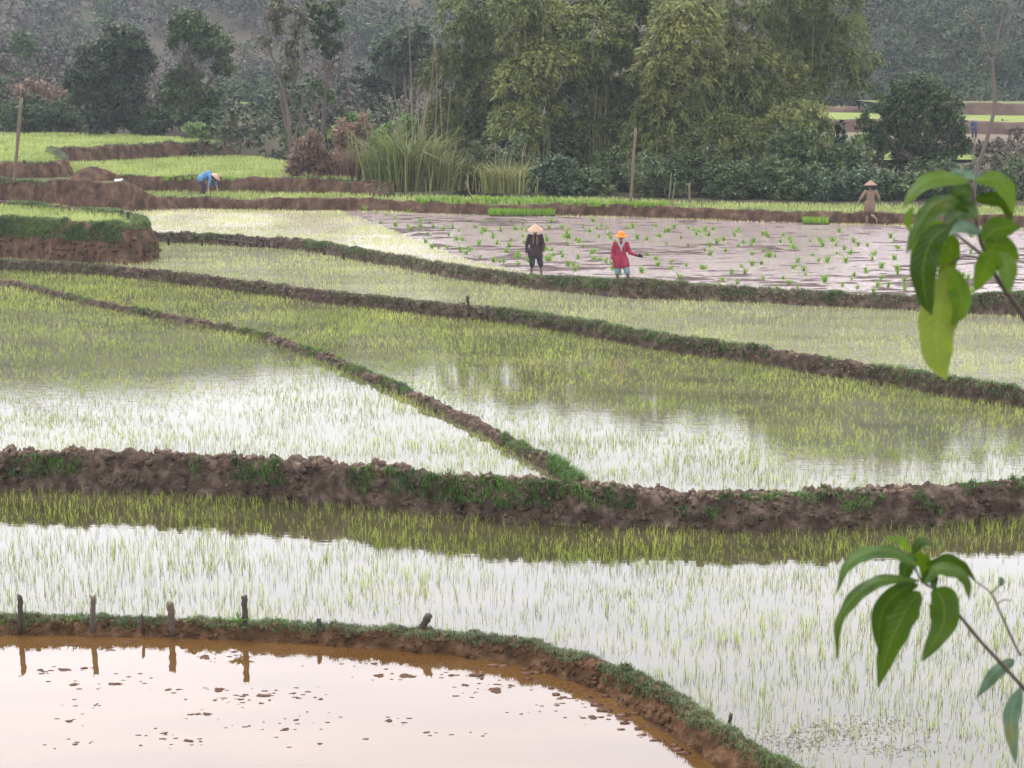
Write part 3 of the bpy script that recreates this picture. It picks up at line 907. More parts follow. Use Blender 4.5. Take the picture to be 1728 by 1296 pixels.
thin_tree('forked bare-limbed tree hung with vines, left of the pair',
          [[(492, 275), (490, 230), (482, 170), (470, 120), (455, 85), (452, 40), (448, -20)], [(490, 235), (478, 190), (476, 150), (490, 110), (500, 70), (498, 10)], [(484, 180), (500, 130), (515, 100), (512, 40), (515, -15)], [(492, 250), (508, 195), (512, 150)]],
          101, [(462, 40, 16, 40), (470, 15, 22, 25), (505, 35, 14, 45, .3), (450, 60, 12, 20), (490, 0, 25, 22), (480, 100, 30, 30, .35), (505, 80, 18, 25, .3)], 3000, 'leaf_sparse')
thin_tree('tall tree with a dense leafy top, right of the vine hung pair',
          [[(545, 268), (545, 215), (550, 150), (548, 100), (552, 40), (548, -20)], [(530, 270), (532, 200), (528, 150), (540, 120), (556, 105), (580, 100)], [(548, 160), (560, 110), (575, 95), (590, 60)]],
          103, [(550, 40, 28, 28, .4), (530, 30, 16, 20), (568, 35, 12, 25), (548, 5, 30, 22), (548, 75, 30, 25, .35), (535, 150, 14, 22, .8), (555, 155, 10, 18, .8), (560, 85, 20, 18, .3)], 4200, 'leaf_mid')

# --- dry bushes and canes in the middle
tree('bush', 'brown dried bush at the end of the left terraces', [(520, 262, 30, 30), (500, 280, 22, 20), (545, 275, 25, 24), (530, 240, 20, 18)], 84, (520, 302), 5200, .26, .05, 'leaf_brown', .03, 'bush', tone=.4, branchy=14)
tree('bush', 'brown and green bush leaning beside the dried bush', [(585, 230, 22, 30), (610, 215, 14, 22), (600, 265, 35, 26), (575, 285, 30, 20)], 85, (590, 305), 4200, .26, .08, 'leaf_brown', .03, 'bush', tone=.6, branchy=12)
tree('bush', 'leafy green bush behind the brown bushes', [(585, 200, 14, 14), (612, 205, 12, 14), (565, 225, 18, 16), (640, 240, 20, 26), (625, 280, 30, 26), (690, 200, 12, 16), (665, 225, 20, 24)], 87, (620, 305), 5200, .24, .11, 'leaf_fresh', .04, 'bush', tone=.3)


def cane_clump(label, u, v, w, h, y, n, mat='reed', dry=.2):
    base = Pd(u, v, y); s = y / FPX
    root = empty('cane_grass', base); tag(root, label, 'tall grass', 'tall cane grass clumps')
    r = np.stack([RNG.normal(0, w * s * .4, n), RNG.normal(0, w * s * .25, n), np.zeros(n)], 1)
    hh = h * s * RNG.uniform(.25, 1.05, n)
    az = np.arctan2(r[:, 1], r[:, 0]) + RNG.normal(0, .8, n)
    b = Buf()
    vv, q, t, rr = blades(r, hh, .05, np.abs(RNG.normal(.08, .24, n)), np.clip(RNG.normal(.38, .22, n) + (RNG.random(n) < dry) * .45, 0, 1), bend=RNG.uniform(.05, .8, n), az=az)
    b.add(vv, q, t, rr)
    b.build('cane_leaves', M[mat], root)
    k = Buf()
    for i in range(14):
        x = RNG.normal(0, w * s * .35); L = h * s * RNG.uniform(.8, 1.35); l = RNG.normal(0, .12)
        pv, pq, pt = tube(np.array([[x, 0, 0], [x + l * L * .4, 0, L * .6], [x + l * L, RNG.normal(0, .1), L]]), [.018, .013, .006], 5); k.add(pv, pq, pt)
    k.build('stems', M['culm'], root)


cane_clump('tall pale green cane grass in front of the bamboo, biggest clump', 690, 322, 58, 130, 82, 850)
cane_clump('lower cane grass clump left of the biggest one', 655, 318, 45, 85, 83, 600, dry=.35)
cane_clump('dry straw coloured cane clump right of the biggest one', 740, 322, 45, 80, 82, 600, dry=.8)
cane_clump('dry reeds leaning at the foot of the bamboo', 850, 325, 45, 65, 81, 420, dry=.9)
cane_clump('brown reed tuft at the left foot of the canes', 600, 308, 45, 70, 84, 450, 'leaf_brown', dry=.7)

# --- the bamboo grove: each clump a thing with culms and drooping plumes
def bamboo(label, u, vb, y, plumes, n, tone=.5, mat='leaf_bamboo', name='bamboo_clump', lean=None):
    base = Pd(u, vb, y); s = y / FPX
    root = empty(name, base); tag(root, label, 'bamboo', 'bamboo grove behind the mud field')
    b, cu = Buf(), Buf()
    tot = sum(p[2] * p[3] for p in plumes)
    for pl in plumes:
        dy = pl[5] if len(pl) > 5 else RNG.uniform(-1.2, 1.2)
        c = Pd(pl[0], pl[1], y + dy)
        r = np.array([pl[2] * s * 1.2, pl[2] * s, pl[3] * s * 1.05])
        m = max(80, int(n * pl[2] * pl[3] / tot))
        tn = tone + (pl[4] if len(pl) > 4 else 0) + RNG.uniform(-.08, .08)
        ns = max(12, int(m / 26))                          # drooping sprays over a domed plume
        d = norm(RNG.normal(size=(ns, 3)) + np.array([0, -.45, .85]))
        st = c + d * r * (RNG.uniform(.35, 1, ns) ** .3)[:, None] - np.array([0, 0, r[2] * .25])
        out = norm(d * np.array([1, 1, .5]) + RNG.normal(0, .45, (ns, 3)))
        L = RNG.uniform(.25, .8, ns)
        k = RNG.integers(0, ns, m); f = RNG.random(m)
        p = st[k] + out[k] * (L[k] * f * .7)[:, None] + np.array([0, 0, -1]) * (L[k] * f * f * .6)[:, None] + RNG.normal(0, .09, (m, 3))
        a = norm(out[k] * .7 + np.array([0, 0, -.5]) + RNG.normal(0, .5, (m, 3)))
        nr = norm(out[k] * .6 + np.array([0, -.3, .8]) + RNG.normal(0, .5, (m, 3)))
        tt = np.clip(tn + RNG.normal(0, .15, ns)[k] + RNG.normal(0, .15, m), 0, 1)
        v, q, rr = leaves(p, a, nr, .29 * RNG.uniform(.6, 1.3, m), .085 * RNG.uniform(.7, 1.3, m), tt)
        b.add(v - base, q, None, rr)
        for _ in range(3):
            b0 = base + np.array([RNG.normal(0, .5), RNG.normal(0, .4), -.1])
            e = c + RNG.normal(0, .3, 3) * r
            mid = b0 * .5 + e * .5 + np.array([(b0[0] - e[0]) * .22, 0, .6])
            tv, tq, t2 = tube(catmull([b0, mid, e], 10) - base, np.linspace(.05, .012, 10), 6); cu.add(tv, tq, t2)
    cu.build('culms', M['culm'], root, smooth=True)
    b.build('foliage', M[mat], root)
    return root


bamboo('dark bamboo clump at the left end of the grove', 790, 300, 93, [(760, 120, 40, 45, -.2), (805, 60, 45, 50, 0), (770, 190, 45, 40, -.1), (830, 130, 45, 50, 0), (845, 70, 40, 40, .08), (730, 230, 40, 30, -.2), (800, 230, 45, 35, -.25), (790, 10, 40, 35)], 19575, .36)
bamboo('light olive bamboo plumes left of the grove centre', 900, 305, 90, [(905, 60, 40, 35, .2), (930, 95, 45, 35, .25), (885, 130, 40, 35, .1), (900, 180, 45, 35, .1), (870, 210, 35, 35, .05), (930, 30, 45, 35, .15), (880, 10, 40, 35)], 22185, .52)
bamboo('tall bamboo clump in the middle of the grove', 1000, 305, 91.5, [(1000, 50, 55, 45, .12), (1020, 110, 50, 45, 0), (985, 160, 50, 45, 0), (1030, 10, 55, 40), (1020, 215, 55, 40, -.05), (965, 100, 45, 45, .05), (960, -10, 50, 35), (960, 230, 45, 35, -.1)], 22185, .42)
bamboo('bright rounded bamboo plume right of the grove centre', 1140, 305, 89, [(1150, 60, 50, 40, .25), (1130, 100, 45, 45, .2), (1165, 120, 45, 45, .12), (1130, 160, 40, 45, .12), (1110, 210, 45, 40, .05), (1160, 20, 45, 30, .15), (1120, 235, 40, 30)], 22185, .5)
bamboo('shaded bamboo clump behind the rounded plume', 1075, 303, 92.5, [(1080, 30, 50, 40, .08), (1065, 95, 48, 50, .03), (1070, 165, 50, 50, -.05), (1100, -30, 60, 40), (1060, 240, 50, 35, -.25)], 14355, .36)
bamboo('broad bamboo clump with hanging sides on the right', 1260, 300, 91, [(1255, 90, 50, 40, .15), (1285, 130, 50, 40, .1), (1250, 160, 50, 45), (1310, 110, 40, 40, .1), (1290, 200, 50, 40, -.05), (1240, 220, 45, 40), (1340, 160, 35, 40), (1260, 40, 55, 40, .05), (1290, -20, 60, 40)], 24795, .44)
bamboo('overhanging bamboo plume at the right end of the grove', 1350, 300, 94, [(1380, 50, 45, 35, .1), (1425, 55, 32, 30, .15), (1450, 105, 28, 26, .1), (1400, 100, 45, 32, .05), (1350, 70, 45, 40), (1370, 130, 30, 26), (1340, 20, 50, 35), (1400, 0, 45, 32), (1350, -50, 70, 40), (1450, 128, 14, 18)], 19575, .42)
bamboo('low yellowish bamboo thicket at the right foot of the grove', 1300, 300, 87, [(1320, 215, 45, 30, .1), (1350, 195, 35, 25, .1), (1270, 235, 45, 25, .15), (1210, 215, 40, 30, .05), (1370, 215, 25, 25, .05)], 11092, .5, 'leaf_bamboo')
bamboo('deep green bamboo at the back of the grove', 1200, 300, 100, [(1200, 40, 50, 50), (1200, 130, 55, 50, -.2), (1190, 200, 50, 40, -.25), (1200, -40, 70, 45), (860, 60, 40, 50, -.1), (850, 150, 40, 50, -.2), (1000, -50, 70, 35)], 14355, .34)

tree('thicket', 'dark tangled undergrowth inside the bamboo grove',
     [(945, 250, 40, 40, -3), (880, 235, 40, 40, -3), (760, 250, 50, 45), (830, 255, 50, 45), (900, 255, 50, 40), (970, 255, 55, 40), (1040, 250, 55, 45), (1110, 250, 55, 40), (1180, 250, 55, 45), (1250, 255, 50, 40), (1320, 250, 50, 40), (1390, 240, 40, 40), (860, 180, 45, 45), (1040, 180, 50, 45), (1200, 180, 50, 40), (960, 170, 40, 40), (790, 170, 40, 45), (1110, 160, 40, 45), (1300, 160, 40, 40)],
     97, (1050, 296), 15000, .34, .17, 'leaf_dark', .06, 'thicket', tone=.35, branchy=3)

# thin dry stems at the left of the grove
def stem(label, path, y, r0=.03, mat='bamboo_pole', name='dead_bamboo_stem', group='bare stems by the grove', cat='stem'):
    pts = np.array([Pd(u, v, y) for u, v in path]); base = pts[0].copy()
    cv = catmull(pts, 12) - base
    v, q, t = tube(cv, np.linspace(r0, r0 * .5, 12), 6)
    b = Buf(); b.add(v, q, t)
    o = b.build(name, M[mat], None, True); o.location = base
    return tag(o, label, cat, group)


for i, (pth, lab) in enumerate([([(693, 322), (696, 200), (692, 100), (690, 20)], 'tall straight bare stem left of the grove'),
                                ([(712, 322), (716, 210), (728, 140), (733, 60)], 'bare bamboo stem leaning right over the canes'),
                                ([(728, 322), (732, 250), (737, 160), (735, 65)], 'pale bare stem rising out of the cane grass'),
                                ([(708, 322), (710, 250), (720, 180), (745, 128)], 'curved bare stem among the canes'),
                                ([(748, 322), (752, 260), (756, 200), (760, 150)], 'short bare stem at the dark bamboo edge')]):
    stem(lab, pth, 84 + i * .5, .035)

# --- dark shrubs along the foot of the grove
shr = [(800, 290, 50, 38, 83), (860, 280, 45, 40, 85), (930, 300, 45, 34, 82), (985, 300, 45, 32, 82.5), (1040, 285, 45, 36, 85), (1110, 300, 45, 36, 81.5), (1165, 290, 45, 42, 82), (1230, 305, 45, 36, 80.5), (1285, 300, 45, 36, 81), (1345, 255, 45, 34, 84), (1340, 305, 45, 34, 80), (1400, 310, 45, 30, 79.5), (1460, 310, 40, 30, 79.5), (1425, 270, 40, 30, 84), (1510, 310, 45, 32, 80), (1570, 300, 45, 36, 81), (1640, 315, 55, 26, 79.5), (1715, 305, 60, 35, 80)]
where = ['right of the cane grass', 'under the dark bamboo', 'left of the tall bamboo pole', 'nearest left of the tall pole', 'right behind the tall pole', 'behind the two leaning sticks', 'tall and dark, right of the leaning sticks', 'below the hanging bamboo', 'wide one below the yellowish thicket', 'upper one behind the yellowish thicket', 'above the small seedling mat', 'left of the person in tan', 'directly behind the person in tan', 'behind the gap left of the round tree', 'at the left foot of the round tree', 'at the right foot of the round tree', 'behind the upper leafy branch', 'at the right edge behind the leafy branch']
for (u, v, rx, ry, y), wh in zip(shr, where):
    rx *= 1.2; ry *= 1.25; v -= 8
    s = y / FPX
    vb = HZ + FPX * (CAMZ - .3) / y
    bl = [(u + RNG.uniform(-.55, .55) * rx, v + RNG.uniform(-.25, .55) * ry, rx * RNG.uniform(.45, .8), ry * RNG.uniform(.45, .75)) for _ in range(8)]
    tree('shrub', 'dark green shrub ' + wh, bl + [(u, v + ry * .5, rx * .95, ry * .55)], y, (u, vb), 4600, .20 * RNG.uniform(.8, 1.25), .105 * RNG.uniform(.75, 1.25), random.choice(['leaf_shrub', 'leaf_shrub', 'leaf_mid', 'leaf_dark2']), .04, 'shrub', 'dark shrubs along the foot of the grove', tone=RNG.uniform(.35, .55))

tree('broadleaf_tree', 'rounded dark green tree standing alone right of the bamboo grove',
     [(1545, 150, 40, 24), (1510, 175, 38, 26), (1580, 175, 42, 28), (1485, 205, 38, 26), (1545, 205, 50, 30), (1605, 210, 32, 28), (1500, 235, 40, 22), (1560, 245, 45, 26), (1615, 240, 26, 22), (1535, 275, 40, 26), (1580, 280, 45, 26)],
     90, (1550, 318), 21000, .21, .11, 'leaf_mid', .18, tone=.36)
tree('bush', 'brownish scrub behind the lone round tree', [(1660, 285, 35, 20), (1700, 275, 35, 22), (1470, 265, 25, 18)], 96, (1680, 300), 2600, .24, .10, 'leaf_sparse', .04, 'bush', tone=.5)
tree('bush', 'distant grey bush between the trees at upper left', [(610, 150, 40, 40), (650, 130, 35, 40), (640, 180, 40, 30), (680, 150, 30, 40)], 135, (640, 230), 5200, .34, .17, 'leaf_dark', .08, 'bush', tone=.4)
tree('small_tree', 'hazy tree left of the bamboo grove', [(680, 80, 35, 30), (650, 95, 30, 28), (710, 70, 30, 35), (690, 120, 35, 30), (735, 110, 30, 35)], 128, (690, 235), 5200, .36, .18, 'forest', .14, tone=.5)
tree('small_tree', 'hazy pale tree at the right foot of the hill', [(1420, 150, 26, 16), (1400, 165, 20, 12), (1440, 168, 20, 10)], 176, (1420, 182), 1800, .5, .25, 'forest', .1, tone=.55)
tree('bush', 'pale flowering bush left of the round tree', [(1440, 245, 30, 18), (1460, 232, 20, 10), (1410, 238, 26, 14)], 100, (1440, 270), 2000, .22, .11, 'leaf_fresh', .04, 'bush', tone=.4)


# bare tree at the right edge
def bare_tree():
    y = 76
    main = [Pd(u, v, y) for u, v in [(1640, 345), (1648, 290), (1664, 240), (1678, 180), (1676, 130), (1674, 95)]]
    base = main[0].copy()
    root = empty('bare_tree', base); tag(root, 'slender leafless tree leaning at the right edge', 'tree')
    b = Buf()
    v, q, t = tube(catmull(main, 16) - base, np.linspace(.11, .055, 16), 8); b.add(v, q, t)
    trunk = b.build('trunk', M['bark'], root, True)
    for pth, r in [([(1674, 95), (1664, 70), (1650, 45), (1640, 15), (1632, -10)], .035), ([(1674, 100), (1684, 60), (1692, 30), (1700, -5)], .035), ([(1650, 45), (1635, 30), (1628, 15)], .015), ([(1684, 60), (1680, 35), (1678, 10)], .015), ([(1692, 35), (1704, 25), (1710, 15)], .012), ([(1658, 58), (1650, 30), (1655, 5)], .014), ([(1678, 180), (1684, 165), (1692, 160)], .02), ([(1676, 120), (1668, 108), (1664, 100)], .02)]:
        pts = np.array([Pd(a, d, y + RNG.uniform(-.2, .2)) for a, d in pth])
        v, q, t = tube(catmull(pts, 9) - base, np.linspace(r * 1.6, r * .5, 9), 6); c = Buf(); c.add(v, q, t); c.build('branch', M['bark'], trunk, True)


bare_tree()


# ------------------------------------------------------------------ woods on the hills
def forest(name, label, pts, n_leaf, mat, size, tone, fine=.95):
    """far trees as one mass: dense lumpy crowns with loose leaf clumps over them"""
    b = Buf()
    zs = land_z(pts[:, 0], pts[:, 1])
    for (x, y), z in zip(pts, zs):
        h = size * RNG.uniform(.55, 1.25); tt0 = tone + RNG.normal(0, .2)
        for _ in range(2):
            c = np.array([x, y, z + h * .5]) + RNG.normal(0, .25, 3) * h
            r = np.array([.42, .42, .40]) * h * RNG.uniform(.75, 1.1)
            (v, q, rn), _c = blob_leaves(c, r, n_leaf // 2, .75 * fine * max(y, 160) / 300, .5 * fine * max(y, 160) / 300, np.clip(tt0 + RNG.normal(0, .06), 0, 1), .2, sub=16)
            b.add(v, q, None, rn)
    tag(b.build(name, M[mat]), label, 'woods', kind='stuff')


def hill_pts(u0, u1, y0, y1, n):
    u = RNG.uniform(u0, u1, n); y = RNG.uniform(y0 ** .5, y1 ** .5, n) ** 2
    return np.stack([(u - CX) / FPX * y, y], 1)


forest('hillside_woods', 'dense green woods covering the hill on the right', np.vstack([hill_pts(1330, 1800, 192, 370, 420), hill_pts(700, 1330, 215, 400, 80)]), 310, 'forest', 6.5, .5)
forest('hillside_woods', 'low bushes along the foot of the right hill', hill_pts(1330, 1800, 179, 200, 90), 200, 'forest', 3.6, .55)
forest('hillside_woods', 'scattered trees on the brown hill at upper left', np.vstack([hill_pts(560, 800, 210, 400, 130), hill_pts(-120, 560, 240, 420, 150)]), 220, 'forest', 5.0, .45)
forest('hillside_scrub', 'dull purple brown scrub on the left hill', hill_pts(-120, 620, 220, 420, 600), 90, 'forest_dry', 4.2, .4)
forest('valley_scrub', 'low brown scrub along the distant terraces at right', np.vstack([hill_pts(1600, 1800, 112, 121, 26), hill_pts(1500, 1800, 139.5, 141, 14), hill_pts(1380, 1800, 165, 178, 30)]), 120, 'forest_dry', 1.3, .6)




forest('valley_scrub', 'tangled brown green scrub on the valley floor behind the left trees', np.vstack([hill_pts(-120, 330, 121, 215, 120), hill_pts(560, 800, 112, 210, 90)]), 220, 'forest_dry', 3.0, .45)
forest('valley_scrub', 'low green scrub among the trees at upper left', np.vstack([hill_pts(-120, 340, 118, 200, 50), hill_pts(540, 800, 105, 200, 80), hill_pts(360, 560, 195, 225, 50), hill_pts(365, 520, 103, 190, 40)]), 220, 'forest', 2.6, .45)
# ------------------------------------------------------------------ people
def cap_mesh(bm, p0, p1, r0, r1, flat=1.0, k=12):
    """closed tapered capsule; flat < 1 thins it front to back"""
    p0, p1 = np.array(p0, float), np.array(p1, float)
    ax = p1 - p0; L = np.linalg.norm(ax); t = ax / max(L, 1e-6)
    ref = np.array([0, 1.0, 0]) if abs(t[1]) < .9 else np.array([0, 0, 1.0])
    a = np.cross(ref, t); a /= np.linalg.norm(a); b = np.cross(t, a)
    rings = []
    for f in (-90, -60, -30, 0): rings.append((p0 + t * r0 * math.sin(math.radians(f)), r0 * math.cos(math.radians(f))))
    for f in (0, 30, 60, 90): rings.append((p1 + t * r1 * math.sin(math.radians(f)), r1 * math.cos(math.radians(f))))
    vs = []
    for c, r in rings:
        r = max(r, .0006)
        vs.append([bm.verts.new(c + a * r * math.cos(i * 2 * PI / k) + b * r * flat * math.sin(i * 2 * PI / k)) for i in range(k)])
    for i in range(len(vs) - 1):
        for j in range(k):
            bm.faces.new((vs[i][j], vs[i][(j + 1) % k], vs[i + 1][(j + 1) % k], vs[i + 1][j]))
    bm.faces.new(vs[0][::-1]); bm.faces.new(vs[-1])


def fuse(name, caps, mat, parent=None, voxel=.0165, smooth=3):
    """one continuous surface grown over a set of tapered limbs"""
    bm = bmesh.new()
    for c in caps: cap_mesh(bm, *c)
    me = bpy.data.meshes.new(name + '_raw'); bm.to_mesh(me); bm.free()
    o = bpy.data.objects.new(name + '_raw', me); COL.objects.link(o)
    rm = o.modifiers.new('r', 'REMESH'); rm.mode = 'VOXEL'; rm.voxel_size = voxel; rm.use_smooth_shade = True
    sm = o.modifiers.new('s', 'SMOOTH'); sm.factor = .5; sm.iterations = smooth
    dg = bpy.context.evaluated_depsgraph_get()
    me2 = bpy.data.meshes.new_from_object(o.evaluated_get(dg))
    bpy.data.objects.remove(o); bpy.data.meshes.remove(me)
    me2.name = name
    me2.materials.clear()
    return link(name, me2, mat, parent)


def hand(wrist, d, thumb_side, curl=.5, s=1.0):
    """palm, four unequal curled fingers and a thumb leaving the side of the palm"""
    w = np.array(wrist, float); d = norm(np.array(d, float))
    side = norm(np.array(thumb_side, float) - d * np.dot(thumb_side, d)); pn = np.cross(d, side)
    c = []
    palm = w + d * .085 * s
    for q in (-.024, 0, .024): c.append((w + side * q * .6 * s, palm + side * q * s, .017 * s, .015 * s))
    for q, l in ((.030, .062), (.011, .072), (-.009, .068), (-.028, .052)):
        r = palm + side * q * s
        m = r + (d * (1 - .3 * curl) + pn * .6 * curl) * l * .5 * s
        e = m + (d * (1 - 1.0 * curl) + pn * 1.0 * curl) * l * .5 * s
        c += [(r, m, .009 * s, .008 * s), (m, e, .008 * s, .0065 * s)]
    r = w + d * .025 * s + side * .024 * s
    m = r + (side * .8 + d * .6) * .035 * s; e = m + (d * .9 + side * .2 + pn * .3) * .03 * s
    c += [(r, m, .011 * s, .0095 * s), (m, e, .0095 * s, .0075 * s)]
    return c


def skin_mat(name, c, mudz=.42):
    m, nt, out = new_mat(name)
    pb = nt.nodes.new('ShaderNodeBsdfPrincipled'); pb.inputs['Roughness'].default_value = .55
    tc = nt.nodes.new('ShaderNodeTexCoord'); sx = nt.nodes.new('ShaderNodeSeparateXYZ')
    ns = nt.nodes.new('ShaderNodeTexNoise'); ns.inputs['Scale'].default_value = 18
    ad = nt.nodes.new('ShaderNodeMath'); ad.operation = 'MULTIPLY_ADD'; ad.inputs[1].default_value = .16
    rp = nt.nodes.new('ShaderNodeValToRGB')
    rp.color_ramp.elements[0].position = mudz; rp.color_ramp.elements[0].color = (0.085, 0.058, 0.04, 1)   # mud splashed on the calves
    rp.color_ramp.elements[1].position = mudz + .05; rp.color_ramp.elements[1].color = col4(c)
    L = nt.links.new
    L(tc.outputs['Object'], sx.inputs[0]); L(tc.outputs['Object'], ns.inputs['Vector'])
    L(ns.outputs['Fac'], ad.inputs[0]); L(sx.outputs['Z'], ad.inputs[2])
    L(ad.outputs[0], rp.inputs[0]); L(rp.outputs[0], pb.inputs['Base Color']); L(pb.outputs[0], out.inputs[0])
    return m


M['skin'] = skin_mat('tanned_skin', (0.20, 0.10, 0.065))
M['skin_far'] = skin_mat('tanned_skin_clean', (0.24, 0.125, 0.085), -.5)
M['red_cloth'] = plain_mat('crimson_cotton', (0.205, 0.022, 0.045), .9, (0.12, 0.012, 0.026), 9)
M['denim'] = plain_mat('washed_blue_cotton', (0.11, 0.155, 0.19), .9, (0.065, 0.10, 0.13), 12)
M['black_cloth'] = plain_mat('faded_black_cotton', (0.035, 0.026, 0.028), .9, (0.018, 0.013, 0.015), 9)
M['dark_shorts'] = plain_mat('dark_slate_cotton', (0.022, 0.025, 0.03), .9, (0.012, 0.013, 0.016), 9)
M['tan_cloth'] = plain_mat('muddy_tan_cotton', (0.14, 0.10, 0.070), .9, (0.09, 0.062, 0.045), 7)
M['brown_shorts'] = plain_mat('wet_brown_cotton', (0.06, 0.042, 0.04), .9, (0.035, 0.026, 0.026), 9)
M['blue_cloth'] = plain_mat('sky_blue_cotton', (0.065, 0.155, 0.27), .85, (0.04, 0.10, 0.19), 7)
M['navy_cloth'] = plain_mat('navy_cotton', (0.03, 0.045, 0.09), .9, None, 9)
M['plum_cloth'] = plain_mat('dark_plum_cotton', (0.04, 0.025, 0.045), .9, None, 9)
M['palm_hat'] = plain_mat('woven_palm_leaf', (0.30, 0.205, 0.145), .8, (0.22, 0.145, 0.10), 30)
M['palm_hat_dull'] = plain_mat('weathered_palm_leaf', (0.19, 0.115, 0.085), .85, (0.13, 0.08, 0.06), 30)
M['orange_cloth'] = plain_mat('orange_cotton', (0.42, 0.15, 0.022), .85, (0.32, 0.10, 0.014), 10)
M['grey_cloth'] = plain_mat('grey_cotton', (0.24, 0.23, 0.24), .9, (0.17, 0.16, 0.17), 12)
M['brown_scarf'] = plain_mat('brown_scarf', (0.13, 0.085, 0.06), .9, (0.08, 0.05, 0.035), 12)
M['hair'] = plain_mat('black_hair', (0.012, 0.010, 0.009), .5, (0.02, 0.016, 0.014), 40)
M['black_rubber'] = plain_mat('black_rubber', (0.012, 0.012, 0.013), .5, (0.02, 0.018, 0.018), 10)
M['eye'] = plain_mat('dark_eye', (0.01, 0.008, 0.007), .3, (0.012, 0.01, 0.009), 5)
M['lip'] = plain_mat('lip', (0.22, 0.07, 0.06), .5, (0.18, 0.055, 0.05), 20)


def lathe(name, prof, mat, parent, loc, rot=(0, 0, 0), k=28, wob=0.0):
    v, q = [], []
    for i, (r, z) in enumerate(prof):
        for j in range(k):
            a = j * 2 * PI / k
            rr = r * (1 + wob * math.sin(a * 3 + i))
            v.append((rr * math.cos(a), rr * math.sin(a), z))
    for i in range(len(prof) - 1):
        for j in range(k):
            q.append((i * k + j, i * k + (j + 1) % k, (i + 1) * k + (j + 1) % k, (i + 1) * k + j))
    o = link(name, np_mesh(name, v, q, smooth=True), mat, parent)
    o.location = loc; o.rotation_euler = rot
    return o


CONE = [(.004, .17), (.03, .157), (.10, .103), (.18, .035), (.235, -.012), (.238, -.018), (.18, .022), (.10, .088), (.03, .14), (.003, .15)]
BUCKET = [(.004, .085), (.05, .083), (.085, .07), (.105, .03), (.11, 0), (.15, -.025), (.185, -.045), (.186, -.052), (.15, -.035), (.106, -.012), (.10, .03), (.08, .075), (.003, .09)]


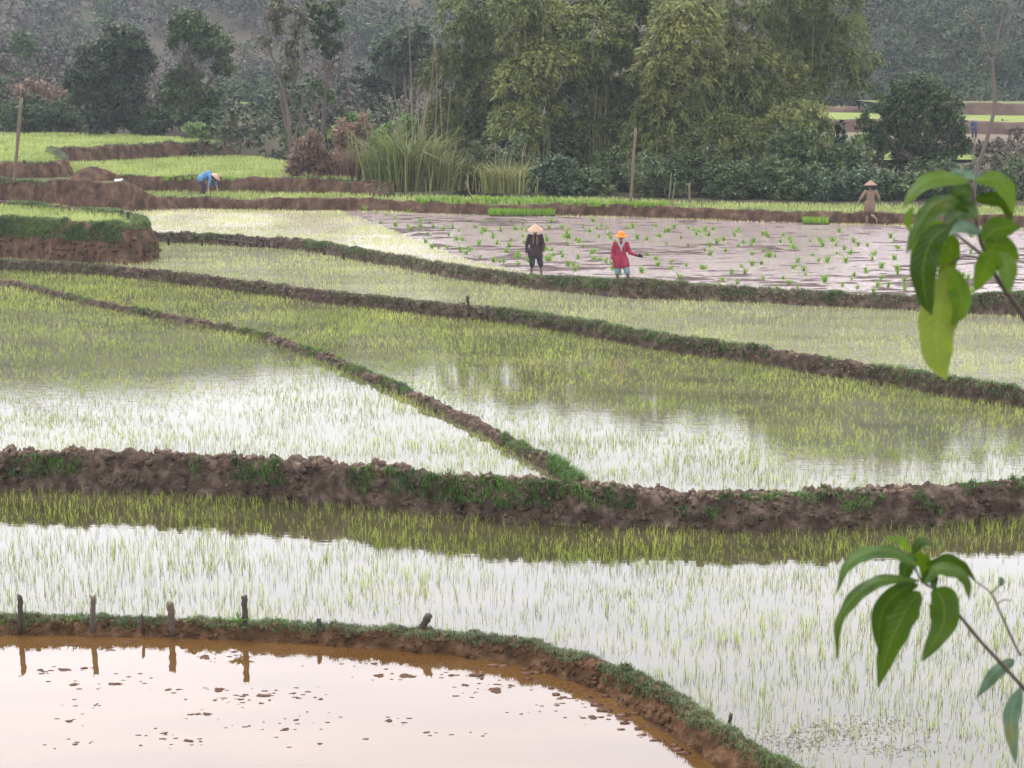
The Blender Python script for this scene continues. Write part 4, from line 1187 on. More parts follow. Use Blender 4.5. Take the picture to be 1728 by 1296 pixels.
def person(label, J, loc, rotz, scale, top, bottom, hat, skin, sleeve=1.0, shorts_to=.75, hands_hold=(.55, .55), face=True, jacket_low=.0, glove=None, scarf=None, voxel=.0165):
    """J: joint positions. The body is one surface; clothes and hat are its parts."""
    g = {k: np.array(v, float) for k, v in J.items()}
    bd = []
    hd = g['head']
    fd = norm(np.array(J.get('face', (0, -1, 0)), float))                 # where the face looks
    sd = norm(np.cross(fd, (0, 0, 1))); up = np.cross(sd, fd)
    bd += [(hd + up * .035, hd - up * .02, .083, .078), (hd - up * .02 + fd * .012, hd - up * .085 + fd * .022, .066, .042)]
    bd += [(hd + fd * .085 + up * .005, hd + fd * .102 - up * .022, .009, .014)]   # nose
    for s in (-1, 1): bd.append((hd + sd * s * .083 + up * .012, hd + sd * s * .083 - up * .022, .013, .011))   # ears
    bd += [(g['neck'], hd - up * .05, .05, .048), (g['pelvis'], g['chest'], .125, .135, .72), (g['chest'], g['neck'], .13, .055, .7)]
    for s in 'RL':
        bd += [(g['sh' + s], g['el' + s], .048, .037), (g['el' + s], g['wr' + s], .037, .025), (g['chest'] * .35 + g['sh' + s] * .65, g['sh' + s], .06, .052)]
        bd += [(g['hip' + s], g['kn' + s], .082, .052), (g['kn' + s], g['kn' + s] * .62 + g['an' + s] * .38 + np.array([0, .012, 0]), .05, .05), (g['kn' + s] * .62 + g['an' + s] * .38 + np.array([0, .012, 0]), g['an' + s], .05, .032)]
        fdv = norm(np.array(J.get('toe' + s, (0, -1, -.25)), float))
        bd += [(g['an' + s], g['an' + s] + fdv * .13 + np.array([0, 0, -.03]), .035, .026)]
        hdv = norm(np.array(J.get('hand' + s, tuple(g['wr' + s] - g['el' + s])), float))
        th = np.array(J.get('thumb' + s, (0, -1, 0.05)), float)
        bd += hand(g['wr' + s], hdv, th, hands_hold[0 if s == 'R' else 1])
    body = fuse('person', bd, skin, None, voxel, 2)
    tag(body, label, 'person')
    body.location = loc; body.rotation_euler = (0, 0, rotz); body.scale = (scale,) * 3
    # upper garment
    jc = [(g['pelvis'] + (g['pelvis'] - g['chest']) * jacket_low, g['chest'], .165, .158, .74), (g['chest'], g['chest'] * .4 + g['neck'] * .6, .155, .09, .72)]
    for s in 'RL':
        jc += [(g['chest'] * .35 + g['sh' + s] * .65, g['sh' + s], .085, .068), (g['sh' + s], g['el' + s], .068, .058)]
        if sleeve > .1: jc.append((g['el' + s], g['el' + s] * (1 - sleeve) + g['wr' + s] * sleeve, .058, .047))
        sk = J.get('skirt', .3)
        jc.append((g['hip' + s] + np.array([0, 0, .04]), g['hip' + s] * (1 - sk) + g['kn' + s] * sk, .125, .128))
    fuse('jacket', jc, top, body, voxel, 2)
    sc = [(g['hipL'] * .5 + g['hipR'] * .5, g['pelvis'], .14, .14, .78)]
    for s in 'RL':
        e = g['hip' + s] * (1 - shorts_to) + g['kn' + s] * shorts_to if shorts_to <= 1 else g['kn' + s] * (2 - shorts_to) + g['an' + s] * (shorts_to - 1)
        sc.append((g['hip' + s], e if shorts_to <= 1 else g['kn' + s], .105, .085))
        if shorts_to > 1: sc.append((g['kn' + s], e, .085, .075))
    fuse('shorts', sc, bottom, body, voxel, 2)
    fuse('hair', [(hd + up * .04 - fd * .012, hd - up * .02 - fd * .03, .088, .08), (hd - fd * .05, hd - fd * .075 - up * .12, .06, .035)], M['hair'], body, voxel, 2)
    kind, hm, hz, tilt = hat
    rot = (J.get('hatrot') or (tilt, 0, 0))
    ho = lathe('hat', CONE if kind == 'cone' else BUCKET, hm, body, hd + up * hz, rot)
    if face:
        for s in (-1, 1):
            e = fuse('eye', [(hd + sd * s * .032 + fd * .076 + up * .012, hd + sd * s * .036 + fd * .074 + up * .012, .012, .011)], M['eye'], body, .005, 1)
        fuse('mouth', [(hd + sd * -.022 + fd * .075 - up * .05, hd + sd * .022 + fd * .075 - up * .05, .009, .009)], M['lip'], body, .005, 1)
    if glove:
        s, gm = glove
        hdv = norm(np.array(J.get('hand' + s, tuple(g['wr' + s] - g['el' + s])), float))
        fuse('glove', [(c[0], c[1], c[2] + .007, c[3] + .006) for c in hand(g['wr' + s], hdv, np.array(J.get('thumb' + s, (0, -1, .05)), float), .45, 1.1)] + [(g['el' + s] * .3 + g['wr' + s] * .7, g['wr' + s], .045, .036)], gm, body, .009, 2)
    if scarf:
        for caps, sm in scarf: fuse('scarf', caps, sm, body, .01, 2)
    return body


# two figures nearest: the one in red
person('person in crimson jacket and orange hat standing in the mud behind the dike',
       dict(skirt=.45, head=(.0, -.03, 1.42), face=(.05, -1, -.12), neck=(0, 0, 1.29), chest=(0, 0, 1.10), pelvis=(0, 0, .80),
            shR=(-.165, 0, 1.22), elR=(-.23, .03, .97), wrR=(-.25, -.08, .76), shL=(.165, 0, 1.22), elL=(.26, -.03, .97), wrL=(.46, -.10, .90), handL=(1, -.2, -.15), thumbL=(0, -.4, 1),
            hipR=(-.085, 0, .76), knR=(-.09, -.04, .42), anR=(-.08, .02, .02), hipL=(.085, 0, .76), knL=(.18, -.12, .44), anL=(.26, -.04, .03)),
       P(1047, 482, 0) + np.array([0, 0, -.04]), 0, 1.02, M['red_cloth'], M['denim'], ('bucket', M['orange_cloth'], .06, .1), M['skin'], .75, 1.0, (.8, .5), True, .12, ('L', M['black_rubber']),
       [([((-.07, -.105, 1.24), (0, -.125, 1.12), .035, .03), ((.07, -.105, 1.24), (0, -.125, 1.12), .035, .03), ((0, -.115, 1.13), (0.01, -.125, 1.02), .03, .018)], M['grey_cloth'])])
# the one in black
person('person in dark jacket bowed under a pale conical hat, wading in mud',
       dict(head=(.0, -.08, 1.38), face=(0, -1, -.55), neck=(0, -.02, 1.27), chest=(0, 0, 1.08), pelvis=(0, .02, .78),
            shR=(-.17, 0, 1.21), elR=(-.25, .04, .95), wrR=(-.25, -.06, .73), shL=(.17, 0, 1.21), elL=(.24, .02, .95), wrL=(.23, -.14, .78),
            hipR=(-.085, 0, .74), knR=(-.09, -.05, .40), anR=(-.12, .02, .02), hipL=(.085, 0, .74), knL=(.16, -.03, .40), anL=(.19, .04, .02)),
       P(903, 464, 0) + np.array([0, 0, -.06]), 0, 1.02, M['black_cloth'], M['dark_shorts'], ('cone', M['palm_hat'], .035, .22), M['skin'], .95, 1.12, (.6, .8), True, .15, None,
       [([((-.05, -.10, 1.25), (-.055, -.135, 1.0), .028, .022)], M['brown_scarf']), ([((.05, -.10, 1.25), (.05, -.135, .98), .028, .022)], M['brown_scarf'])])
# walking away along the far bank
person('person in muddy tan shirt and conical hat walking away along the far bank',
       dict(skirt=.5, head=(.0, -.03, 1.42), face=(0, -1, -.1), neck=(0, 0, 1.29), chest=(0, 0, 1.10), pelvis=(0, 0, .80),
            shR=(-.18, 0, 1.22), elR=(-.30, .02, 1.02), wrR=(-.36, -.08, .84), shL=(.18, 0, 1.22), elL=(.30, .03, 1.04), wrL=(.40, -.02, .88),
            hipR=(-.085, 0, .76), knR=(-.04, -.02, .42), anR=(-.22, .22, .24), toeR=(0, .1, -1), hipL=(.085, 0, .76), knL=(.10, -.04, .40), anL=(.09, .0, .02)),
       P(1467, 379, 0) + np.array([0, 0, -.04]), PI, 1.1, M['tan_cloth'], M['brown_shorts'], ('cone', M['palm_hat_dull'], .04, .05), M['skin'], .6, .95, (.5, .5), True, .28, None)
# bending over the rice, facing right
person('person in bright blue top bending over to plant rice',
       dict(skirt=.05, head=(.36, .0, .72), face=(.55, 0, -.8), neck=(.27, 0, .78), chest=(.10, 0, .84), pelvis=(-.20, .02, .68),
            shR=(.20, -.16, .76), elR=(.16, -.22, .50), wrR=(.10, -.24, .27), shL=(.22, .15, .76), elL=(.36, .16, .52), wrL=(.42, .06, .27), handR=(.25, 0, -1), handL=(.1, -.1, -1), thumbR=(1, 0, 0), thumbL=(1, 0, 0),
            hipR=(-.22, -.09, .64), knR=(-.10, -.10, .36), anR=(-.14, -.1, .0), hipL=(-.22, .09, .64), knL=(-.14, .10, .36), anL=(-.2, .1, .0), toeR=(1, 0, -.2), toeL=(1, 0, -.2), hatrot=(0, .72, 0)),
       P(349, 328, ZG) + np.array([0, 0, -.03]), 0, 1.12, M['blue_cloth'], M['plum_cloth'], ('cone', M['palm_hat'], .03, 0), M['skin_far'], .6, 1.75, (.8, .8), True, .1, None)
# far off on the tan terrace
person('tiny far person in dark blue stooping on the distant tan terrace',
       dict(head=(-.14, -.05, 1.32), face=(-.7, -.6, -.3), neck=(-.08, -.02, 1.22), chest=(-.02, 0, 1.06), pelvis=(.03, .02, .78),
            shR=(-.2, -.04, 1.15), elR=(-.28, -.12, .92), wrR=(-.36, -.2, .78), shL=(.13, .04, 1.17), elL=(.10, -.1, .92), wrL=(-.08, -.24, .84),
            hipR=(-.06, 0, .74), knR=(-.10, -.05, .40), anR=(-.08, .04, .0), hipL=(.11, 0, .74), knL=(.14, -.05, .40), anL=(.16, .06, .0)),
       P(1643, 234, 1.05), 0, 1.0, M['navy_cloth'], M['plum_cloth'], ('bucket', M['grey_cloth'], .06, .1), M['skin_far'], .9, 1.7, (.6, .6), True, .1, None, None, .02)


# ------------------------------------------------------------------ seedling bundles
def bundle_mesh(n=26, h=.24, sp=.05, seed=0):
    r = np.random.default_rng(seed)
    p = np.stack([r.normal(0, sp * .5, n), r.normal(0, sp * .5, n), np.full(n, -.02)], 1)
    v, q, t, rr = blades(p, h * r.uniform(.6, 1.1, n), .02, r.uniform(.05, .3, n), r.random(n), bend=r.uniform(.05, .45, n), az=np.arctan2(p[:, 1], p[:, 0]))
    return np_mesh('seedling_bundle', v, q, t, rr)


BUN = [bundle_mesh(26, .24, .06, 1), bundle_mesh(22, .20, .05, 2), bundle_mesh(30, .22, .09, 3), bundle_mesh(20, .26, .04, 4)]
for b_ in BUN: b_.materials.append(M['seedling'])


def put_bundle(pt, label, group, sc=1.0):
    o = link('seedling_bundle', random.choice(BUN))
    o.location = pt; o.scale = (sc, sc, sc * random.uniform(.85, 1.15)); o.rotation_euler = (random.uniform(-.15, .15), random.uniform(-.15, .15), random.uniform(0, 6.28))
    tag(o, label, 'seedlings', group)
    return o


spots = [(616, 356), (635, 361), (652, 364), (643, 377), (690, 359), (709, 374), (710, 384), (690, 385), (708, 390), (722, 397), (718, 409), (729, 419), (741, 420), (754, 419), (763, 375), (763, 386), (775, 390), (786, 429), (776, 424), (770, 405), (813, 395), (819, 375), (831, 376), (832, 402), (845, 390), (810, 436), (808, 414), (833, 442), (843, 443), (851, 444), (874, 449), (882, 379), (880, 388), (882, 400), (884, 411), (863, 407), (855, 426), (926, 386), (922, 408), (931, 423), (926, 440), (946, 428), (958, 449), (970, 457), (959, 389), (955, 402), (973, 406), (957, 414), (976, 437), (1001, 427), (1002, 440), (994, 392), (984, 385), (1008, 387), (1011, 401), (1022, 443), (1025, 386), (1058, 386), (1068, 385), (1076, 404), (1083, 460), (1092, 431), (1091, 405), (1107, 438), (1110, 449), (1106, 383), (1112, 400), (1125, 414), (1122, 393), (1128, 391), (1134, 443), (1133, 455), (1138, 385), (1149, 403), (1158, 449), (1161, 417), (1162, 387), (1171, 390), (1175, 397), (1190, 390), (1190, 424), (1183, 488), (1179, 392), (1195, 398), (1198, 416), (1198, 431), (1210, 411), (1221, 406), (1240, 399), (1243, 392), (1246, 417), (1247, 389), (1271, 410), (1268, 415), (1270, 430), (1284, 446), (1294, 399), (1298, 401), (1288, 425), (1293, 433), (1299, 434), (1317, 409), (1321, 398), (1332, 405), (1337, 419), (1335, 410), (1346, 443), (1360, 465), (1367, 408), (1385, 409), (1388, 416), (1372, 432), (1381, 441), (1389, 472), (1392, 476), (1405, 407), (1411, 415), (1425, 422), (1413, 429), (1427, 443), (1441, 409), (1448, 414), (1461, 460), (1475, 430), (1472, 438), (1509, 407), (1515, 419), (1514, 456), (1515, 463), (1487, 471), (1482, 483), (1498, 485), (1474, 494), (1527, 490), (1422, 483), (1447, 487), (1479, 508), (1407, 496), (1308, 494), (1312, 490), (1331, 481), (1346, 488), (1287, 473), (1257, 463), (1245, 479), (1219, 474), (1213, 485), (1220, 488), (1208, 494), (1214, 496), (1250, 451), (1187, 454), (1149, 472), (1340, 453), (1437, 472), (1640, 419), (1638, 428), (1633, 473), (1625, 465), (1640, 493), (1640, 380 + 20), (1600, 400), (1580, 420), (1590, 455), (1567, 468), (1665, 440), (1690, 420)]
spots += [(660 + 6.1 * i + random.uniform(-9, 9), 372 + (i * 53 % 97) + random.uniform(-4, 4)) for i in range(150) if 372 + (i * 53 % 97) < np.interp(660 + 6.1 * i, [620, 700, 880, 1150, 1700], [375, 400, 450, 480, 500])][:45] + [(1200 + 17.5 * i + random.uniform(-8, 8), 388 + (i * 37 % 88)) for i in range(24)]
for (u, v) in spots:
    if not inside(P(u, v, 0)[None, :2], poly['A'])[0]: continue
    near = v > np.interp(u, [620, 880, 1150, 1700], [372, 415, 425, 440])
    zone = ('left of the person in black' if u < 885 else 'between the two standing workers' if u < 1030 else 'just right of the person in red' if u < 1180 else 'at the middle right' if u < 1400 else 'below the person in tan' if u < 1540 else 'behind the upper leafy branch')
    put_bundle(P(u, v, 0), 'green seedling bundle in the mud field, ' + ('nearer' if near else 'farther') + ' half, ' + zone, ('nearer' if near else 'farther') + ' mud field bundles ' + zone, random.uniform(.75, 1.2))
for i in range(62):
    u = 705 + i * 6.8
    put_bundle(P(u + random.uniform(-2, 2), np.interp(u, [700, 900, 1120], [341, 343, 350]) + random.uniform(-2, 1.5), ZG), 'seedling bundle in the close row along the rim behind the mud field', 'row of bundles along the bank rim', random.uniform(1.2, 1.6))
for i in range(20):
    u = 553 + i * 4.2
    put_bundle(P(u + random.uniform(-1, 1), np.interp(u, [553, 635], [303, 319]), ZG + .45 - .35 * i / 20), 'seedling bundle in the short sloping row above the left bank', 'short row by the brown bush', random.uniform(1.0, 1.3))
for i in range(14):
    u = 275 + i * 9.2
    put_bundle(P(u + random.uniform(-2, 2), 303 + random.uniform(-1, 1), ZH), 'seedling bundle on the terrace rim beside the bending person', 'bundles behind the bending person', random.uniform(.9, 1.2))


def seedling_mat(label, u0, u1, v0, v1, z, h):
    a, b, c, d = P(u0, v1, z), P(u1, v1, z), P(u1, v0, z), P(u0, v0, z)
    root = empty('seedling_mat', (a + b) / 2); tag(root, label, 'seedlings')
    base = np.array((a + b) / 2)
    poly_ = np.array([a, b, c, d])
    bm = bmesh.new()
    lo = [bm.verts.new(p - base + np.array([0, 0, -.05])) for p in poly_]; hi = [bm.verts.new(p - base + np.array([0, 0, .05])) for p in poly_]
    bm.faces.new(hi)
    for i in range(4): bm.faces.new((lo[i], lo[(i + 1) % 4], hi[(i + 1) % 4], hi[i]))
    me = bpy.data.meshes.new('soil_slab'); bm.to_mesh(me); bm.free()
    link('soil_slab', me, M['soil'], root)
    p = scatter(poly_, 700)
    p3 = np.column_stack([p, np.full(len(p), z + .04)]) - base
    bf = Buf(); n = len(p3)
    v, q, t, r = blades(p3, h * RNG.uniform(.7, 1.15, n), .018, RNG.uniform(0, .25, n), RNG.random(n), bend=RNG.uniform(0, .4, n)); bf.add(v, q, t, r)
    o = bf.build('seedlings', M['seedling'], root); o['kind'] = 'stuff'


seedling_mat('long bright green mat of seedlings against the far bank', 826, 936, 358, 365, 0, .30)
seedling_mat('short bright green mat of seedlings left of the person in tan', 1354, 1398, 373, 379, 0, .26)
o = put_bundle(P(921, 449, 0) + np.array([-.03, -.1, .62]), 'green seedlings held in the hand of the person in black', None, .9)
o.rotation_euler = (0.2, 2.6, 0)
o = put_bundle(P(1034, 478, 0) + np.array([-.03, -.1, .5]), 'green seedlings hanging from the hand of the person in red', None, .9)
o.rotation_euler = (0.1, 2.9, 0)


# ------------------------------------------------------------------ stakes, poles and sticks
def stake(label, top, foot, z, r, mat='wood', name='wooden_stake', cat='stake', group=None, broken=.03, bury=.12):
    p0 = P(foot[0], foot[1], z); p1 = Pd(top[0], top[1], p0[1])
    ax = p1 - p0; n = 9
    pts = [p0 - norm(ax) * bury] + [p0 + ax * t for t in np.linspace(0, 1, n)]
    pts = np.array(pts); pts[1:-1] += RNG.normal(0, r * .12, (n - 1, 3))
    v, q, t = tube(pts - p0, r * RNG.uniform(.9, 1.1, n + 1), 9)
    v[-11:-2, 2] += RNG.uniform(-broken, broken, 9)                       # ragged top
    v[:-2] += RNG.normal(0, r * .07, (len(v) - 2, 3))
    b = Buf(); b.add(v, q, t)
    o = b.build(name, M[mat]); o.location = p0
    return tag(o, label, cat, group)


gs = 'stakes along the nearest dike'
stake('grey stake at the far left end of the nearest dike', (34, 1005), (34, 1052), ZE + .04, .033, 'wood_dark', group=gs)
stake('square brown stake, second from the left on the nearest dike', (157, 1007), (157, 1053), ZE + .04, .036, 'wood', group=gs)
stake('thick pointed stake, third from the left on the nearest dike', (287, 1018), (290, 1056), ZE + .04, .044, 'wood', group=gs)
stake('dark stake with weeds at its foot, fourth on the nearest dike', (412, 1006), (414, 1058), ZE + .04, .038, 'wood_dark', group=gs)
stake('tiny broken stub between the second and third stakes', (239, 1038), (241, 1054), ZE + .04, .02, 'wood_dark', 'wood_stub', 'stub', gs)
stake('short black stub on the nearest dike right of the weedy stake', (538, 1046), (539, 1060), ZE + .05, .03, 'wood_dark', 'wood_stub', 'stub', gs)
stake('dark leaning root stump on the nearest dike', (724, 1038), (708, 1066), ZE + .06, .05, 'wood_dark', 'wood_stub', 'stub', gs)
stake('lump of rotten wood lying beside the root stump', (672, 1058), (690, 1066), ZE + .06, .04, 'wood_dark', 'wood_chunk', 'wood', gs)
stake('small dark stub near the lower right end of the nearest dike', (1234, 1206), (1230, 1222), ZE + .06, .02, 'wood_dark', 'wood_stub', 'stub', gs)
stake('thin dark stake on the long middle dike', (789, 500), (791, 526), ZB, .045, 'wood_dark')
stake('short stub right of the thin dark stake on the middle dike', (823, 516), (821, 531), ZB, .05, 'wood_dark', 'wood_stub', 'stub')
for i, (u, v, h) in enumerate([(285, 408, 9), (341, 409, 6), (383, 405, 8), (400, 407, 13), (411, 408, 7), (423, 409, 6), (434, 410, 11), (444, 411, 7), (454, 412, 7), (463, 413, 9), (469, 414, 6), (547, 424, 8), (580, 432, 7)]):
    stake('tiny peg sticking out of the grassy dike left of the workers', (u + random.uniform(-1, 1), v - h), (u, v), .03, .04, 'wood_dark', 'wooden_peg', 'peg', 'pegs along the left end of the workers dike')
stake('dark thin board lying on the dike beside the pegs', (368, 404), (428, 411), .06, .03, 'wood_dark', 'wood_plank', 'board')
for i, (u, v, h) in enumerate([(205, 362, 8), (216, 367, 9)]):
    stake(['left black peg at the corner of the steep left terrace', 'middle black peg at the corner of the left terrace', 'black peg low on the corner of the left terrace'][i], (u, v - h), (u, v), ZJ + .1, .05, 'wood_dark', 'wooden_peg', 'peg', 'pegs on the left terrace')
stake('weathered bamboo pole leaning at the left edge', (36, 166), (24, 306), ZL, .075, 'bamboo_pole', 'bamboo_pole', 'pole')
stake('tall weathered bamboo pole in front of the shrubs', (1073, 216), (1064, 344), ZG, .065, 'bamboo_pole', 'bamboo_pole', 'pole')
stake('left of the two thin sticks leaning together by the shrubs', (1133, 292), (1128, 345), ZG, .03, 'bamboo_pole', 'thin_stick', 'stick')
stake('right of the two thin sticks leaning together by the shrubs', (1139, 308), (1134, 346), ZG, .03, 'bamboo_pole', 'thin_stick', 'stick')
stake('brown post standing just right of the two thin sticks', (1163, 310), (1164, 343), ZG, .05, 'bamboo_pole', 'thin_stick', 'stick')
stake('pale stick leaning on the bank left of the long seedling mat', (785, 306), (805, 357), .05, .03, 'bamboo_pole', 'thin_stick', 'stick')
stake('short brown post on the rim behind the mud field', (640, 320), (641, 334), ZG, .07, 'wood', 'wooden_post', 'post')
# earth mound and a small white thing on the left ledge
mb = Buf()
mc = P(155, 303, ZL)
th = np.linspace(0, 2 * PI, 25)[:-1]; rr = np.linspace(0, 1, 9)
mv = [];
for r_ in rr:
    for a_ in th:
        w_ = 1 + .15 * math.sin(3 * a_ + 1) + .08 * math.sin(7 * a_)
        mv.append((mc[0] + math.cos(a_) * r_ * 1.15 * w_, mc[1] + math.sin(a_) * r_ * .8 * w_, mc[2] - .1 + .68 * (1 - r_ ** 2.2)))
mv = np.array(mv); mv += fbm(mv, 2.2, 3, 3)[:, None] * .07
mq = [(i * 24 + j, i * 24 + (j + 1) % 24, (i + 1) * 24 + (j + 1) % 24, (i + 1) * 24 + j) for i in range(8) for j in range(24)]
o = link('earth_mound', np_mesh('earth_mound', mv, np.array(mq), smooth=True), M['soil_red']); o['kind'] = 'structure'
M['white_cloth'] = plain_mat('white_plastic', (0.7, 0.7, 0.72), .6, (0.5, 0.5, 0.53), 8)
o = fuse('white_bag', [((-.12, 0, .04), (.08, 0, .05), .06, .05), ((.05, 0, .05), (.16, .02, .10), .05, .02), ((-.08, 0, .04), (-.17, .05, .03), .04, .015)], M['white_cloth'], None, .015, 1)
o.location = P(200, 306, ZL + .05); tag(o, 'small crumpled white thing lying on the left grassy bank', 'bag')


# ------------------------------------------------------------------ clods and drowned footprints in the pond
def clod_mesh(seed):
    """a ragged low lump: several mud pats grown together"""
    rs = np.random.default_rng(seed)
    bm = bmesh.new()
    for i in range(rs.integers(2, 5)):
        m0 = len(bm.verts)
        bmesh.ops.create_icosphere(bm, subdivisions=2, radius=1)
        bm.verts.ensure_lookup_table()
        vs = bm.verts[m0:]
        co = np.array([v.co for v in vs])
        d = 1 + .75 * fbm(co + seed * 7 + i * 3, 1.6, 3, seed)
        k = 1 if i == 0 else rs.uniform(.3, .6)
        off = np.array([rs.uniform(-1.1, 1.1), rs.uniform(-.7, .7), 0]) * (i > 0)
        for v, c, e in zip(vs, co, d): v.co = Vector(c * e * np.array([1, .75, .34]) * k + off)
    me = bpy.data.meshes.new('mud_clod'); bm.to_mesh(me); bm.free()
    me.materials.append(M['mud_pink'])
    return me


CL = [clod_mesh(i) for i in range(6)]
cl_px = [(68, 1131, 8), (108, 1130, 9), (140, 1128, 7), (90, 1086, 6), (120, 1089, 10), (180, 1091, 6), (215, 1085, 9), (117, 1217, 7), (122, 1156, 8), (217, 1142, 6), (195, 1155, 9), (284, 1164, 6), (345, 1109, 12), (370, 1164, 9), (362, 1182, 5), (405, 1180, 8), (415, 1173, 5), (446, 1174, 11), (440, 1187, 5), (350, 1205, 8), (333, 1205, 5), (278, 1237, 8), (318, 1251, 10), (297, 1246, 4), (237, 1258, 4), (127, 1256, 5), (480, 1231, 8), (495, 1170, 6), (520, 1168, 5), (500, 1215, 5), (684, 1141, 13), (640, 1140, 9), (760, 1140, 7), (812, 1144, 8), (785, 1157, 7), (835, 1163, 9), (862, 1157, 6), (838, 1167, 8), (655, 1217, 8), (618, 1247, 5), (683, 1220, 5), (720, 1236, 6), (1000, 1183, 10), (1012, 1190, 8), (1000, 1212, 9), (1015, 1210, 7), (985, 1212, 5), (815, 1242, 4), (950, 1177, 6), (940, 1190, 5), (930, 1160, 6), (985, 1165, 8), (1060, 1215, 9), (905, 1150, 7), (560, 1100, 5), (595, 1112, 7), (630, 1120, 6), (700, 1120, 6), (745, 1122, 7), (800, 1128, 6), (480, 1105, 5), (395, 1100, 5), (540, 1180, 5), (575, 1210, 4), (770, 1175, 5), (880, 1205, 4), (420, 1225, 4), (540, 1255, 4), (160, 1190, 4), (1085, 1240, 9), (1050, 1195, 8), (1030, 1200, 6), (1095, 1225, 7)]
for i, (u, v, w_) in enumerate(cl_px):
    pt = P(u, v, ZF)
    s_ = w_ * pt[1] / FPX
    o = link('mud_clod', CL[i % 6]); o.location = pt - np.array([0, 0, s_ * .08]); o.scale = (s_ * random.uniform(.8, 1.15), s_ * random.uniform(.8, 1.3), s_ * random.uniform(.5, .8)); o.rotation_euler = (0, 0, random.uniform(-.4, .4))
    tag(o, 'small pinkish mud clod poking out of the muddy pond', 'mud clod', 'mud clods in the muddy pond')
# shallow mud rim of the pond on the right, half drowned
rim = []
for u, v in [(1000, 1185), (1040, 1205), (1080, 1225), (1110, 1250), (1140, 1270), (960, 1165), (900, 1140), (840, 1125)]:
    for _ in range(5):
        rim.append((u + random.gauss(0, 16), v + random.gauss(0, 9), random.uniform(3, 8)))
b = Buf()
bm = bmesh.new(); bmesh.ops.create_icosphere(bm, subdivisions=1, radius=1)
iv = np.array([v.co * random.uniform(.6, 1.3) for v in bm.verts]); it = np.array([[v.index for v in f.verts] for f in bm.faces]); bm.free()
for u, v, w_ in rim:
    pt = P(u, v, ZF); s_ = w_ * pt[1] / FPX
    b.add(iv * np.array([s_ * random.uniform(.8, 2), s_, s_ * .45]) + pt - np.array([0, 0, s_ * .04]), None, it)
for _ in range(300):
    cu, cv, cw_ = random.choice(cl_px)
    u, v = cu + random.gauss(0, 26), cv + random.gauss(0, 5)
    pt = P(u, v, ZF)
    if not inside(pt[None, :2], poly['F'])[0]: continue
    s_ = random.uniform(.8, 2.6) * pt[1] / FPX
    b.add(iv * np.array([s_ * random.uniform(1, 3), s_, s_ * .4]) + pt, None, it)
tag(b.build('mud_crumbs', M['mud_pink'], None, True), 'scattered crumbs of mud on the muddy pond', 'mud', kind='stuff')


# floating dead leaves and weed in the flooded fields
def litter(label, cells, z, n, mat='straw'):
    pts = []
    for u, v, ru, rv, m in cells:
        for _ in range(m):
            pts.append(P(u + random.gauss(0, ru * .5), v + random.gauss(0, rv * .5), z))
    pts = np.array(pts) + np.array([0, 0, .008]); n = len(pts)
    a = np.stack([RNG.normal(size=n), RNG.normal(size=n), RNG.normal(0, .12, n)], 1)
    v, q, r = leaves(pts, a, norm(RNG.normal(0, .2, (n, 3)) + np.array([0, 0, 1])), RNG.uniform(.02, .08, n), RNG.uniform(.005, .016, n), np.clip(RNG.normal(.35, .25, n), 0, 1))
    bf = Buf(); bf.add(v, q, None, r)
    tag(bf.build('floating_litter', M[mat]), label, 'plant litter', kind='stuff')


litter('dead plant litter floating at the bottom right of the nearest field', [(1420, 1235, 130, 22, 360), (1340, 1255, 90, 22, 260), (1520, 1262, 90, 14, 160), (1480, 1220, 120, 16, 120)], ZE, 0)
litter('floating litter at the left edge of the triangular field', [(70, 690, 60, 10, 260), (110, 705, 70, 12, 120), (40, 680, 40, 8, 100)], ZD, 0)
litter('straw scraps scattered on the middle field', [(720, 603, 90, 8, 200), (870, 605, 90, 8, 120), (1230, 672, 120, 14, 240), (1300, 690, 120, 18, 160), (750, 632, 60, 6, 100)], ZC, 0)


# leafy weed at the foot of the fourth stake
def weed_plant(label, u, v, z, n, ln):
    base = P(u, v, z)
    a = norm(np.stack([RNG.normal(0, 1, n), RNG.normal(0, 1, n), RNG.uniform(.1, 1.3, n)], 1))
    root = empty('weed_plant', base); tag(root, label, 'weed')
    p = a * .03
    vv, q, r = leaves(p + np.array([0, 0, .02]) * RNG.uniform(0, 4, n)[:, None], a, norm(RNG.normal(0, .3, (n, 3)) + np.array([0, 0, 1.0])), ln * RNG.uniform(.6, 1.2, n), ln * .28, RNG.uniform(.5, 1, n))
    for i in range(n):
        lf = link('leaf', np_mesh('leaf', vv[i * 4:i * 4 + 4], np.array([[0, 1, 2, 3]]), None, r[i * 4:i * 4 + 4]), M['weed'], root)


weed_plant('small fresh weed growing at the foot of the dark fourth stake', 405, 1058, ZE + .06, 26, .15)


